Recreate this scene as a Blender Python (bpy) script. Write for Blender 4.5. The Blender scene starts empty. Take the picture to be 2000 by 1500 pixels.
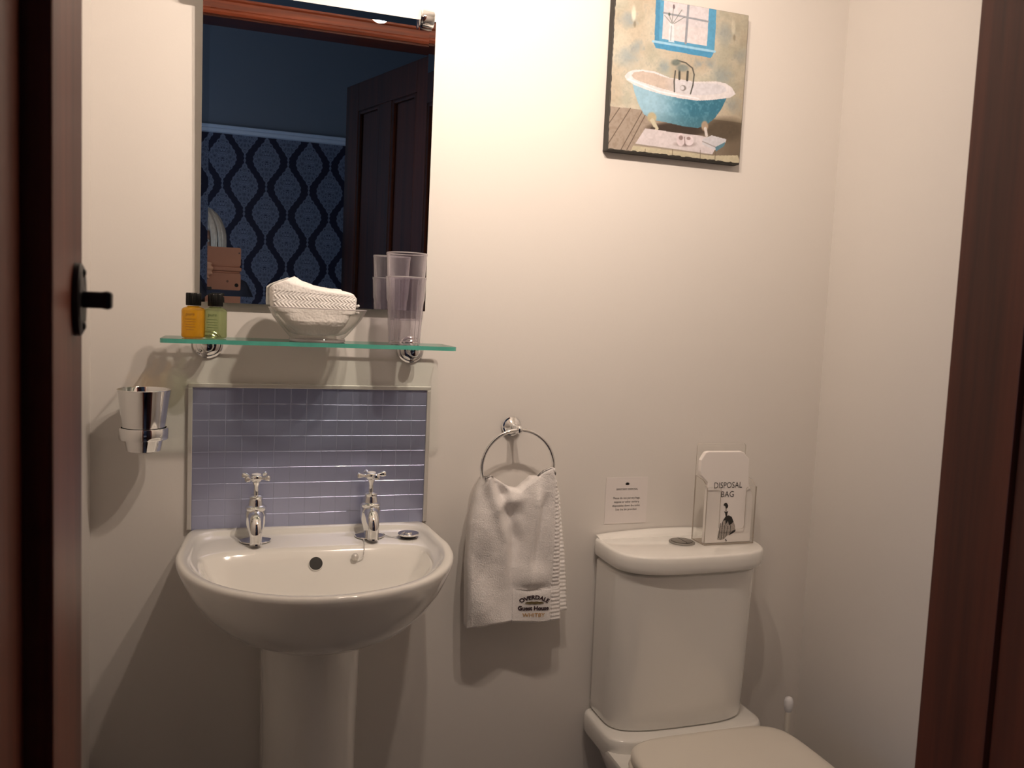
import bpy, bmesh, math, random
import numpy as np
from mathutils import Vector, Matrix, noise
random.seed(4)
H = 1.24            # lens height above the floor; heights below are mostly given relative to it
SC = bpy.context.scene
COL = SC.collection
# ------------------------------------------------------------------ camera
cd = bpy.data.cameras.new('camera'); cam = bpy.data.objects.new('camera', cd); COL.objects.link(cam)
R_ = Vector((0.94950215, -0.31066105, 0.04399297)); U_ = Vector((-0.01548638, 0.09363911, 0.99548576)); F_ = Vector((0.31337812, 0.94589715, -0.08409952))
cam.matrix_world = Matrix(((R_.x, U_.x, -F_.x, 0), (R_.y, U_.y, -F_.y, -1.55), (R_.z, U_.z, -F_.z, H), (0, 0, 0, 1)))
cd.sensor_width = 36; cd.lens = 1640 / 2000 * 36; cd.clip_start = .01
cd.dof.use_dof = True; cd.dof.focus_distance = 1.5; cd.dof.aperture_fstop = 14
SC.camera = cam
# ------------------------------------------------------------------ world, lights, exposure
w = bpy.data.worlds.new('world'); SC.world = w; w.use_nodes = True
w.node_tree.nodes['Background'].inputs[0].default_value = (.25, .4, .8, 1); w.node_tree.nodes['Background'].inputs[1].default_value = .3
SC.view_settings.view_transform = 'Standard'; SC.view_settings.look = 'None'
SC.view_settings.exposure = 0; SC.view_settings.gamma = 1; SC.view_settings.use_curve_mapping = False
SC.cycles.caustics_reflective = False; SC.cycles.caustics_refractive = False
SC.cycles.use_denoising = True; SC.cycles.sample_clamp_indirect = 6
SC.cycles.transparent_max_bounces = 24; SC.cycles.max_bounces = 14; SC.cycles.diffuse_bounces = 6
SPOT_W = 17.5         # power of each warm spot lamp (lamp builder below)
al = bpy.data.lights.new('window_daylight', 'AREA'); al.shape = 'RECTANGLE'; al.size = 1.1; al.size_y = 1.2
al.energy = 18.0; al.color = (.48, .68, 1.0)
alo = bpy.data.objects.new('window_daylight', al); COL.objects.link(alo)
alo.location = (-2.12, -2.35, 1.5); alo.rotation_euler = (0, math.radians(-90), 0)

# ------------------------------------------------------------------ helpers
WPOS = {}
def wpos(o): return WPOS.get(o.name, Vector((0, 0, 0))) if o is not None else Vector((0, 0, 0))
def tag(o, label=None, cat=None, group=None, kind=None):
    if label: o['label'] = label
    if cat: o['category'] = cat
    if group: o['group'] = group
    if kind: o['kind'] = kind
    return o
def thing(name, loc, label=None, cat=None, group=None, kind=None):
    o = bpy.data.objects.new(name, None); o.empty_display_size = .05; COL.objects.link(o); o.location = loc
    WPOS[o.name] = Vector(loc)
    return tag(o, label, cat, group, kind)
class MB:
    def __init__(s): s.v = []; s.f = []; s.m = []
    def add(s, V, F, mi=0):
        n = len(s.v); s.v += [tuple(p) for p in V]; s.f += [tuple(n + i for i in q) for q in F]; s.m += [mi] * len(F); return s
    def box(s, x0, x1, y0, y1, z0, z1, mi=0):
        x0, x1 = min(x0, x1), max(x0, x1); y0, y1 = min(y0, y1), max(y0, y1); z0, z1 = min(z0, z1), max(z0, z1)
        V = [(x0, y0, z0), (x1, y0, z0), (x1, y1, z0), (x0, y1, z0), (x0, y0, z1), (x1, y0, z1), (x1, y1, z1), (x0, y1, z1)]
        return s.add(V, [(0, 3, 2, 1), (4, 5, 6, 7), (0, 1, 5, 4), (1, 2, 6, 5), (2, 3, 7, 6), (3, 0, 4, 7)], mi)
    def loft(s, rings, cap0=True, cap1=True, closed=True, mi=0):
        n = len(rings[0]); V = [p for r in rings for p in r]; F = []
        for i in range(len(rings) - 1):
            for j in range(n if closed else n - 1):
                k = (j + 1) % n
                F.append((i * n + j, i * n + k, (i + 1) * n + k, (i + 1) * n + j))
        if cap0: F.append(tuple(reversed(range(n))))
        if cap1: F.append(tuple(range((len(rings) - 1) * n, len(rings) * n)))
        return s.add(V, F, mi)
    def lathe(s, prof, c=(0, 0, 0), axis=(0, 0, 1), n=32, cap0=True, cap1=True, flute=None, mi=0):
        q = Vector((0, 0, 1)).rotation_difference(Vector(axis)); c = Vector(c); rings = []
        for r, z in prof:
            ring = []
            for j in range(n):
                a = 2 * math.pi * j / n; rr = max(r, 1e-5)
                if flute: rr += flute(a, z)
                ring.append(c + q @ Vector((rr * math.cos(a), rr * math.sin(a), z)))
            rings.append(ring)
        return s.loft(rings, cap0, cap1, True, mi)
    def tube(s, pts, r, n=12, closed=False, mi=0):
        pts = [Vector(p) for p in pts]; rings = []; N = len(pts); up = None
        for i, p in enumerate(pts):
            a = pts[(i - 1) % N] if (closed or i > 0) else p; b = pts[(i + 1) % N] if (closed or i < N - 1) else p
            t = (b - a).normalized()
            if up is None: up = t.orthogonal().normalized()
            up = (up - t * up.dot(t)).normalized(); sd = t.cross(up)
            rr = r[i] if isinstance(r, (list, tuple)) else r
            rings.append([p + (up * math.cos(2 * math.pi * j / n) + sd * math.sin(2 * math.pi * j / n)) * rr for j in range(n)])
        if closed: return s.loft(rings + [rings[0]], False, False, True, mi)
        return s.loft(rings, True, True, True, mi)
    def ball(s, c, r, n=16, mi=0):
        rx, ry, rz = (r, r, r) if not isinstance(r, (tuple, list)) else r
        rings = []
        m = n // 2
        for i in range(m + 1):
            t = math.pi * i / m; k = max(math.sin(t), 1e-3)
            rings.append([(c[0] + rx * k * math.cos(2 * math.pi * j / n), c[1] + ry * k * math.sin(2 * math.pi * j / n), c[2] - rz * math.cos(t)) for j in range(n)])
        return s.loft(rings, True, True, True, mi)
    def obj(s, name, mats, parent=None, smooth=False, bevel=0, seg=2, subsurf=0, origin=None, recalc=True):
        o0 = Vector(origin) if origin is not None else wpos(parent)
        me = bpy.data.meshes.new(name); me.from_pydata([tuple(Vector(p) - o0) for p in s.v], [], s.f)
        for m in (mats if isinstance(mats, (list, tuple)) else [mats]): me.materials.append(m)
        me.polygons.foreach_set('material_index', s.m)
        if recalc:
            bm = bmesh.new(); bm.from_mesh(me); bmesh.ops.remove_doubles(bm, verts=bm.verts, dist=1e-6)
            bmesh.ops.recalc_face_normals(bm, faces=bm.faces); bm.to_mesh(me); bm.free()
        if smooth:
            me.polygons.foreach_set('use_smooth', [True] * len(me.polygons))
            if smooth is not True: me.set_sharp_from_angle(angle=math.radians(smooth))
        me.update()
        o = bpy.data.objects.new(name, me); COL.objects.link(o)
        if parent is not None: o.parent = parent; o.location = o0 - wpos(parent)
        else: o.location = o0
        WPOS[o.name] = o0
        if bevel:
            b = o.modifiers.new('bevel', 'BEVEL'); b.width = bevel; b.segments = seg; b.limit_method = 'ANGLE'; b.angle_limit = math.radians(35)
        if subsurf:
            b = o.modifiers.new('subsurf', 'SUBSURF'); b.levels = subsurf; b.render_levels = subsurf
        return o
def lin(c): return tuple(((v / 255) / 12.92 if v / 255 <= .04045 else ((v / 255 + .055) / 1.055) ** 2.4) for v in c)
# ---- materials
def mat(name): m = bpy.data.materials.new(name); m.use_nodes = True; return m
def bs(m): return m.node_tree.nodes['Principled BSDF']
def plain(name, col, rough=.5, metal=0, coat=0, emis=None, estr=0, bump=None, spec=None, vary=0, vscale=30):
    m = mat(name); b = bs(m); nt = m.node_tree
    b.inputs['Base Color'].default_value = (*col, 1); b.inputs['Roughness'].default_value = rough; b.inputs['Metallic'].default_value = metal
    b.inputs['Coat Weight'].default_value = coat; b.inputs['Coat Roughness'].default_value = .05
    if spec is not None: b.inputs['Specular IOR Level'].default_value = spec
    if emis: b.inputs['Emission Color'].default_value = (*emis, 1); b.inputs['Emission Strength'].default_value = estr
    tc = nt.nodes.new('ShaderNodeTexCoord')
    if vary:
        n = nt.nodes.new('ShaderNodeTexNoise'); n.inputs['Scale'].default_value = vscale; n.inputs['Detail'].default_value = 4
        nt.links.new(tc.outputs['Object'], n.inputs['Vector'])
        r = nt.nodes.new('ShaderNodeMapRange'); r.inputs['To Min'].default_value = 1 - vary; r.inputs['To Max'].default_value = 1 + vary
        nt.links.new(n.outputs['Fac'], r.inputs['Value'])
        v = nt.nodes.new('ShaderNodeVectorMath'); v.operation = 'SCALE'; v.inputs[0].default_value = col
        nt.links.new(r.outputs[0], v.inputs['Scale']); nt.links.new(v.outputs[0], b.inputs['Base Color'])
    if bump:
        sc_, st, dist = bump
        n = nt.nodes.new('ShaderNodeTexNoise'); n.inputs['Scale'].default_value = sc_; n.inputs['Detail'].default_value = 3
        nt.links.new(tc.outputs['Object'], n.inputs['Vector'])
        bp = nt.nodes.new('ShaderNodeBump'); bp.inputs['Strength'].default_value = st; bp.inputs['Distance'].default_value = dist
        nt.links.new(n.outputs['Fac'], bp.inputs['Height']); nt.links.new(bp.outputs[0], b.inputs['Normal'])
    return m
def wood(name, dark, light, axis='Z', rough=.35, scale=1.0, coat=.3, knots=()):
    m = mat(name); nt = m.node_tree; b = bs(m); N = nt.nodes.new; L = nt.links.new
    tc = N('ShaderNodeTexCoord'); mp = N('ShaderNodeMapping')
    mp.inputs['Scale'].default_value = {'Z': (30, 30, 1.2), 'X': (1.2, 30, 30), 'Y': (30, 1.2, 30)}[axis]
    L(tc.outputs['Object'], mp.inputs['Vector'])
    n1 = N('ShaderNodeTexNoise'); n1.inputs['Scale'].default_value = scale; n1.inputs['Detail'].default_value = 6; n1.inputs['Distortion'].default_value = .6
    L(mp.outputs[0], n1.inputs['Vector'])
    n2 = N('ShaderNodeTexNoise'); n2.inputs['Scale'].default_value = scale * 5; n2.inputs['Detail'].default_value = 3; L(mp.outputs[0], n2.inputs['Vector'])
    ad = N('ShaderNodeMath'); ad.operation = 'MULTIPLY_ADD'; ad.inputs[1].default_value = .45; L(n2.outputs['Fac'], ad.inputs[0]); L(n1.outputs['Fac'], ad.inputs[2])
    cr = N('ShaderNodeValToRGB'); e = cr.color_ramp.elements; e[0].position = .5; e[0].color = (*dark, 1); e[1].position = .95; e[1].color = (*light, 1)
    L(ad.outputs[0], cr.inputs[0]); last = cr.outputs[0]
    for (kx, ky, kz, kr) in knots:
        sb = N('ShaderNodeVectorMath'); sb.operation = 'SUBTRACT'; sb.inputs[1].default_value = (kx, ky, kz); L(tc.outputs['Object'], sb.inputs[0])
        sc2 = N('ShaderNodeVectorMath'); sc2.operation = 'MULTIPLY'; sc2.inputs[1].default_value = (1, 1, .55); L(sb.outputs[0], sc2.inputs[0])
        ln = N('ShaderNodeVectorMath'); ln.operation = 'LENGTH'; L(sc2.outputs[0], ln.inputs[0])
        mr = N('ShaderNodeMapRange'); mr.inputs['From Min'].default_value = kr * .4; mr.inputs['From Max'].default_value = kr * 1.3
        mr.inputs['To Min'].default_value = .35; mr.inputs['To Max'].default_value = 1; L(ln.outputs['Value'], mr.inputs['Value'])
        v = N('ShaderNodeVectorMath'); v.operation = 'SCALE'; L(last, v.inputs[0]); L(mr.outputs[0], v.inputs['Scale']); last = v.outputs[0]
    L(last, b.inputs['Base Color'])
    b.inputs['Roughness'].default_value = rough; b.inputs['Coat Weight'].default_value = coat; b.inputs['Coat Roughness'].default_value = .25
    bp = N('ShaderNodeBump'); bp.inputs['Strength'].default_value = .12; bp.inputs['Distance'].default_value = .001; L(n2.outputs['Fac'], bp.inputs['Height']); L(bp.outputs[0], b.inputs['Normal'])
    return m
def clear(name, tint=(1, 1, 1), ior=1.45, gl=1.0, diff=None, dw=0, edge=0, edgecol=(.6, .6, .6)):
    """thin clear wall: transparent + Fresnel gloss, optionally a little milky, with edge colour standing in for highlights at the silhouette"""
    m = mat(name); nt = m.node_tree; nt.nodes.remove(bs(m)); N = nt.nodes.new; L = nt.links.new
    out = nt.nodes['Material Output']; tr = N('ShaderNodeBsdfTransparent'); tr.inputs[0].default_value = (*tint, 1)
    g = N('ShaderNodeBsdfGlossy'); g.inputs['Roughness'].default_value = .04
    lf = N('ShaderNodeLayerWeight'); lf.inputs['Blend'].default_value = .5
    pw = N('ShaderNodeMath'); pw.operation = 'POWER'; pw.inputs[1].default_value = 4.5; L(lf.outputs['Facing'], pw.inputs[0])
    mu = N('ShaderNodeMath'); mu.operation = 'MULTIPLY_ADD'; mu.inputs[1].default_value = .75 * gl; mu.inputs[2].default_value = ((ior - 1) / (ior + 1)) ** 2; mu.use_clamp = True; L(pw.outputs[0], mu.inputs[0])
    base = tr.outputs[0]
    if edge:
        lw = N('ShaderNodeLayerWeight'); lw.inputs['Blend'].default_value = .5
        m0 = N('ShaderNodeMath'); m0.operation = 'POWER'; m0.inputs[1].default_value = 2.2; L(lw.outputs['Facing'], m0.inputs[0])
        mm = N('ShaderNodeMath'); mm.operation = 'MULTIPLY'; mm.inputs[1].default_value = edge; mm.use_clamp = True; L(m0.outputs[0], mm.inputs[0])
        d = N('ShaderNodeBsdfDiffuse'); d.inputs[0].default_value = (*edgecol, 1)
        mx0 = N('ShaderNodeMixShader'); L(mm.outputs[0], mx0.inputs[0]); L(base, mx0.inputs[1]); L(d.outputs[0], mx0.inputs[2]); base = mx0.outputs[0]
    if diff:
        d = N('ShaderNodeBsdfDiffuse'); d.inputs[0].default_value = (*diff, 1); tl = N('ShaderNodeBsdfTranslucent'); tl.inputs[0].default_value = (*diff, 1)
        ms = N('ShaderNodeMixShader'); L(d.outputs[0], ms.inputs[1]); L(tl.outputs[0], ms.inputs[2])
        m2 = N('ShaderNodeMixShader'); m2.inputs[0].default_value = dw; L(base, m2.inputs[1]); L(ms.outputs[0], m2.inputs[2]); base = m2.outputs[0]
    mx = N('ShaderNodeMixShader'); L(mu.outputs[0], mx.inputs[0]); L(base, mx.inputs[1]); L(g.outputs[0], mx.inputs[2]); L(mx.outputs[0], out.inputs[0])
    return m
M = {}
M['wall'] = plain('painted_plaster', (.72, .69, .66), .55, bump=(260, .12, .0006), vary=.015, vscale=4)
M['ceil'] = plain('ceiling_paint', (.8, .78, .74), .7, bump=(200, .1, .0005))
M['floor'] = plain('floor_vinyl', (.20, .20, .21), .45, vary=.1, vscale=12)
M['carpet'] = plain('bedroom_carpet', (.10, .10, .13), .95, bump=(500, .5, .003), vary=.15, vscale=90)
M['room'] = plain('bedroom_upper_wall', (.24, .245, .26), .8, bump=(200, .1, .0005))
M['rail'] = plain('rail_paint', (.85, .85, .88), .4, bump=(60, .05, .0005))
M['porcelain'] = plain('glazed_porcelain', (.84, .83, .80), .09, coat=.6, bump=(6, .02, .002))
M['seatp'] = plain('seat_plastic', (.80, .76, .69), .28, bump=(8, .02, .001))
M['chrome'] = plain('chrome', (.86, .86, .86), .06, 1, bump=(20, .01, .0005))
M['satin'] = plain('satin_metal', (.66, .64, .61), .45, .45, bump=(90, .03, .0003))
M['mirror'] = plain('mirror_silver', (.86, .89, .90), .003, 1)
M['mirror_edge'] = plain('mirror_edge_glass', (.45, .55, .50), .1)
M['black_plastic'] = plain('black_plastic', (.006, .006, .006), .3, spec=.25, bump=(300, .05, .0003))
M['iron'] = plain('black_iron', (.012, .012, .014), .38, bump=(120, .2, .0006))
M['hole'] = plain('opening_shade', (.02, .018, .016), .5)
M['grout'] = plain('grout_lilac', (.43, .47, .66), .35, .6)
M['terry'] = plain('terry_cotton', (.90, .87, .86), .95, bump=(1500, .6, .0010), vary=.26, vscale=620)  # fine colour speckle stands in for tiny shadows between the pile loops
M['terry2'] = plain('terry_cotton_flat', (.93, .91, .89), .9, bump=(900, .35, .0015), vary=.04, vscale=500)
M['white_paint'] = plain('white_card', (.86, .82, .80), .5, bump=(300, .05, .0003))
M['wood_z'] = wood('dark_stained_pine', lin((80, 36, 22)), lin((136, 70, 46)), 'Z', coat=.1, rough=.45)
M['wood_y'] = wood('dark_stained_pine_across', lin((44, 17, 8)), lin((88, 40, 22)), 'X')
M['wood_door'] = wood('door_stained_pine', lin((32, 14, 8)), lin((62, 28, 16)), 'Z', rough=.6, coat=0)
bs(M['wood_door']).inputs['Specular IOR Level'].default_value = .2
M['wood_arch'] = wood('architrave_stained_pine', lin((86, 34, 16)), lin((160, 76, 42)), 'X', rough=.4)
M['wood_right'] = wood('right_jamb_pine', lin((62, 24, 12)), lin((106, 46, 26)), 'Z', coat=.1, rough=.45, knots=[(.57, -1.06, 1.24, .007), (.57, -1.082, 1.19, .012), (.57, -1.068, 1.10, .011), (.57, -1.065, .92, .011)])

# ------------------------------------------------------------------ room shell
def slab(name, x0, x1, y0, y1, z0, z1, m, parent=None, **k):
    b = MB(); b.box(x0, x1, y0, y1, z0, z1); o = b.obj(name, m, parent, **k)
    if parent is None: tag(o, kind='structure')
    return o
XL, XR, YF = -.230, 1.235, -1.0          # left wall, right wall, door wall (room side)
CZ = 2.30
JT = .083                                # depth of the door lining
slab('wall_back', XL - .1, XR + .1, 0, .1, 0, CZ, M['wall'])
slab('wall_left', XL - .1, XL, YF - .12, 0, 0, CZ, M['wall'])
slab('wall_right', XR, XR + .1, YF - .12, 0, 0, CZ, M['wall'])
slab('ceiling', XL - .1, XR + .1, YF, .1, CZ, CZ + .05, M['ceil'])
slab('floor', XL - .1, XR + .1, YF - .12, .1, -.05, 0, M['floor'])
DX0, DX1, DZ = -.086, .5655, H + .731     # door opening
b = MB(); b.box(XL - .1, DX0 - .03, YF - .12, YF, 0, CZ); b.box(DX1 + .03, XR + .1, YF - .12, YF, 0, CZ); b.box(DX0 - .03, DX1 + .03, YF - .12, YF, DZ + .03, CZ)
tag(b.obj('wall_front', M['wall']), kind='structure')
# bedroom behind the photographer, seen in the mirror
BY = -3.40; BX0, BX1, BZ = -2.2, 2.2, 2.75
RZ = H + .778
def wallpaper():
    m = mat('damask_wallpaper'); nt = m.node_tree; b_ = bs(m); N = nt.nodes.new; L = nt.links.new
    def mth(op, a, b2=None, c=None, cl=False):
        n = N('ShaderNodeMath'); n.operation = op; n.use_clamp = cl
        for i, v in enumerate((a, b2, c)):
            if v is None: continue
            if isinstance(v, (int, float)): n.inputs[i].default_value = v
            else: L(v, n.inputs[i])
        return n.outputs[0]
    tc = N('ShaderNodeTexCoord'); sp = N('ShaderNodeSeparateXYZ'); L(tc.outputs['Object'], sp.inputs[0])
    PW, PH = .229, .287
    u = mth('DIVIDE', mth('SUBTRACT', sp.outputs['X'], .0325), PW); v = mth('DIVIDE', mth('SUBTRACT', sp.outputs['Z'], 1.7605), PH)
    def motif(du, dv):
        uu = mth('SUBTRACT', mth('FRACT', mth('ADD', u, du)), .5); vv = mth('SUBTRACT', mth('FRACT', mth('ADD', v, dv)), .5)
        au = mth('ABSOLUTE', uu)
        # pointed leaf outline: half width .36*cos(pi v)^1.5, plus a thin stem at the tips
        c = mth('COSINE', mth('MULTIPLY', mth('ADD', vv, .03), math.pi)); w_ = mth('MULTIPLY', mth('POWER', mth('MAXIMUM', c, .001), 1.9), .31)
        w_ = mth('MAXIMUM', w_, .018)
        # scalloped edge
        w_ = mth('ADD', w_, mth('MULTIPLY', mth('SINE', mth('MULTIPLY', vv, 75)), .010))
        inside = mth('LESS_THAN', au, w_)
        # lacy scrolls, mirrored left to right
        cb = N('ShaderNodeCombineXYZ'); L(mth('MULTIPLY', au, 1.0), cb.inputs[0]); L(mth('MULTIPLY', vv, 1.25), cb.inputs[1])
        vo = N('ShaderNodeTexVoronoi'); vo.feature = 'DISTANCE_TO_EDGE'; vo.inputs['Scale'].default_value = 13; L(cb.outputs[0], vo.inputs['Vector'])
        ln = mth('LESS_THAN', vo.outputs['Distance'], .16)
        vo2 = N('ShaderNodeTexVoronoi'); vo2.inputs['Scale'].default_value = 13; L(cb.outputs[0], vo2.inputs['Vector'])
        rg = mth('GREATER_THAN', mth('SINE', mth('MULTIPLY', vo2.outputs['Distance'], 26)), .3)
        lace = mth('MAXIMUM', mth('MULTIPLY', ln, .55), rg)
        # outline rings
        d = mth('SUBTRACT', w_, au); rim = mth('MULTIPLY', mth('LESS_THAN', d, .022), mth('GREATER_THAN', d, .0))
        return mth('MULTIPLY', inside, mth('MAXIMUM', mth('ADD', mth('MULTIPLY', lace, .88), .12), mth('MULTIPLY', rim, .8)))
    t = mth('MAXIMUM', motif(0, 0), motif(.5, .5), None, True)
    mx = N('ShaderNodeMix'); mx.data_type = 'RGBA'; mx.inputs['A'].default_value = (.016, .012, .030, 1); mx.inputs['B'].default_value = (.26, .27, .33, 1)
    L(t, mx.inputs['Factor']); L(mx.outputs['Result'], b_.inputs['Base Color']); b_.inputs['Roughness'].default_value = .6
    return m
M['wallpaper'] = wallpaper()
slab('wall_bedroom_papered', BX0, BX1, BY - .1, BY, 0, RZ, M['wallpaper'])
slab('wall_bedroom_upper', BX0, BX1, BY - .1, BY, RZ, BZ, M['room'])
b = MB(); prof = [(0, 0), (.018, .004), (.022, .02), (.012, .026), (.026, .034), (.026, .040), (0, .040)]
b.loft([[(x, BY + d, RZ + z) for d, z in prof] for x in (BX0, BX1)])
tag(b.obj('trim_1', M['rail']), kind='structure')
slab('wall_bedroom_right', BX1, BX1 + .1, BY, YF, 0, BZ, M['room'])
b = MB(); wy0, wy1, wz0, wz1 = -2.95, -1.75, .9, 2.1
b.box(BX0 - .1, BX0, BY, wy0, 0, BZ); b.box(BX0 - .1, BX0, wy1, YF, 0, BZ); b.box(BX0 - .1, BX0, wy0, wy1, 0, wz0); b.box(BX0 - .1, BX0, wy0, wy1, wz1, BZ)
tag(b.obj('wall_bedroom_left', M['room']), kind='structure')
slab('ceiling_bedroom', BX0 - .1, BX1 + .1, BY - .1, YF - .12, BZ, BZ + .05, M['room'])
slab('floor_bedroom', BX0 - .1, BX1 + .1, BY - .1, YF - .12, -.05, 0, M['carpet'])
b = MB(); b.box(BX0 - .1, XL - .1, YF - .12, YF, 0, BZ); b.box(XR + .1, BX1, YF - .12, YF, 0, BZ); b.box(XL - .1, XR + .1, YF - .12, YF - .02, CZ, BZ)
tag(b.obj('wall_bedroom_near', M['room']), kind='structure')
win = thing('window_1', (BX0, -2.35, wz0), kind='structure')
b = MB()
for a_ in ((wy0, wy0 + .05, wz0, wz1), (wy1 - .05, wy1, wz0, wz1), (wy0 + .05, wy1 - .05, wz0, wz0 + .05), (wy0 + .05, wy1 - .05, wz1 - .05, wz1), (wy0 + .05, wy1 - .05, 1.48, 1.52)): b.box(BX0 - .08, BX0 - .02, *a_)
b.obj('window_frame', M['rail'], win, bevel=.004)
for z0_, z1_ in ((wz0 + .05, 1.48), (1.52, wz1 - .05)):
    b = MB(); b.box(BX0 - .055, BX0 - .05, wy0 + .05, wy1 - .05, z0_, z1_); b.obj('pane', clear('window_glass'), win)

# ------------------------------------------------------------------ doorway and door
dr = thing('door_1', (DX0, YF, 0), kind='structure')
ST = .0135    # stop thickness
b = MB(); b.box(DX0 - .03, DX0, YF - JT, YF, 0, DZ + .03); b.box(DX0 - .03, DX0 - ST, YF - .145, YF - JT, 0, DZ + .03); b.obj('left_jamb', M['wood_z'], dr, bevel=.0015)
b = MB(); b.box(DX1, DX1 + .03, YF - .066, YF, 0, DZ + .03); b.box(DX1 + .004, DX1 + .03, YF - .145, YF - .068, 0, DZ + .03); b.obj('right_jamb', M['wood_right'], dr, bevel=.0004)
b = MB(); b.box(DX0, DX1, YF - JT, YF, DZ, DZ + .03); b.box(DX0, DX1, YF - .145, YF - JT, DZ + ST, DZ + .03); b.obj('head_lining', M['wood_y'], dr, bevel=.0015)
# moulded architrave on the washroom side: stepped profile swept round the opening
prof = [(0, 0), (0, .013), (.006, .018), (.012, .016), (.016, .012), (.036, .012), (.040, .017), (.050, .020), (.056, .014), (.062, .012), (.068, .008), (.070, 0)]
def arch(name, path, m):
    b_ = MB(); b_.loft([[Vector(p) + Vector(d) * o_ + Vector((0, 1, 0)) * t_ for o_, t_ in prof] for p, d in path]); return b_.obj(name, m, dr, smooth=25)
e0 = .004
arch('top_architrave', [((DX0 - e0, YF, DZ + e0), (-1, 0, 1)), ((DX1 + .024, YF, DZ + e0), (1, 0, 1))], M['wood_arch'])
arch('side_architrave', [((DX0 - e0, YF, DZ + e0), (-1, 0, 1)), ((DX0 - e0, YF, 0), (-1, 0, 0))], M['wood_z'])
arch('side_architrave', [((DX1 + .024, YF, DZ + e0), (1, 0, 1)), ((DX1 + .024, YF, 0), (1, 0, 0))], M['wood_z'])
# black iron latch catch on left jamb
kp = thing('latch_catch', (DX0, YF - .03, H)); kp.parent = dr; kp.location = Vector((DX0, YF - .03, H)) - WPOS['door_1']
WPOS[kp.name] = Vector((DX0, YF - .03, H))
b = MB(); R0 = []
for t_, s_ in ((0, 1), (.003, 1), (.0042, .9)):
    R0.append([(DX0 + t_, YF - .022 + .0125 * s_ * math.cos(a), H - .003 + .0205 * s_ * math.sin(a)) for a in [2 * math.pi * k / 40 for k in range(40)]])
b.loft(R0); b.obj('oval_plate', M['iron'], kp, smooth=40)
b = MB(); b.loft([[(DX0 + x_, YF - .022 + y_ * s_, H - .003 + z_ * s_) for y_, z_ in ((-.0045, -.0055), (.0045, -.0055), (.0045, .0055), (-.0045, .0055))] for x_, s_ in ((.002, .85), (.014, .85), (.0165, .95), (.019, .8))]); b.obj('latch_bar', M['iron'], kp, bevel=.0012)
for dz in (-.015, .015):
    b = MB(); b.ball((DX0 + .0042, YF - .022, H - .003 + dz), (.0015, .0025, .0025), 12); b.obj('screw', M['iron'], kp, smooth=True)
# open door leaf: hinged right, swung into the bedroom
hx, hy = .585, -1.125; ex, ey = .396, -1.755
dv = Vector((ex - hx, ey - hy, 0)).normalized(); nv = Vector((dv.y, -dv.x, 0))      # nv points left/towards the camera side
if nv.x > 0: nv = -nv
LW, LT, LZ = .658, .036, H + .748
leaf = thing('door_leaf', (hx, hy, .01)); leaf.parent = dr; leaf.location = Vector((hx, hy, .01)) - WPOS['door_1']; WPOS[leaf.name] = Vector((hx, hy, .01))
def dbox(b_, s0, s1, z0, z1, t0, t1):
    o_ = Vector((hx, hy, 0)); V = [o_ + dv * s + nv * t + Vector((0, 0, z)) for z in (z0, z1) for t in (t0, t1) for s in (s0, s1)]
    b_.add(V, [(0, 1, 3, 2), (4, 6, 7, 5), (0, 4, 5, 1), (2, 3, 7, 6), (0, 2, 6, 4), (1, 5, 7, 3)])
st_, mr = .105, LW / 2
zs = [.01, .22, .80, .95, LZ - .10, LZ]
for s0, s1 in ((0, st_), (LW - st_, LW)):
    b = MB(); dbox(b, s0, s1, .01, LZ, -LT / 2, LT / 2); b.obj('stile', M['wood_door'], leaf, bevel=.002)
for z0_, z1_ in ((.01, .22), (.80, .95), (LZ - .10, LZ)):
    b = MB(); dbox(b, st_, LW - st_, z0_, z1_, -LT / 2, LT / 2); b.obj('rail', M['wood_door'], leaf, bevel=.002)
for z0_, z1_ in ((.22, .80), (.95, LZ - .10)):
    b = MB(); dbox(b, mr - .045, mr + .045, z0_, z1_, -LT / 2, LT / 2); b.obj('mullion', M['wood_door'], leaf, bevel=.002)
    for s0, s1 in ((st_, mr - .045), (mr + .045, LW - st_)):
        b = MB(); dbox(b, s0, s1, z0_, z1_, -.006, .006); b.obj('panel', M['wood_door'], leaf)
        b = MB()
        for sd in (-1, 1):
            tt = sorted((sd * .006, sd * .0165))
            dbox(b, s0, s0 + .014, z0_, z1_, *tt); dbox(b, s1 - .014, s1, z0_, z1_, *tt); dbox(b, s0 + .014, s1 - .014, z0_, z0_ + .014, *tt); dbox(b, s0 + .014, s1 - .014, z1_ - .014, z1_, *tt)
        b.obj('moulding', M['wood_door'], leaf, bevel=.005)
for hz in (.25, LZ - .22):
    b = MB(); b.lathe([(.006, 0), (.006, .09)], (hx - .005, hy + .004, hz), n=14); b.obj('hinge', M['iron'], leaf, smooth=40)
b = MB(); o_ = Vector((hx, hy, 0)) + dv * (LW - .05)
b.lathe([(.004, 0), (.02, .001), (.02, .005), (.008, .008), (.008, .03), (.022, .034), (.026, .045), (.02, .056), (.002, .06)], o_ + nv * (LT / 2) + Vector((0, 0, 1.0)), nv, 24); b.obj('door_knob', M['iron'], leaf, smooth=40)

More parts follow.
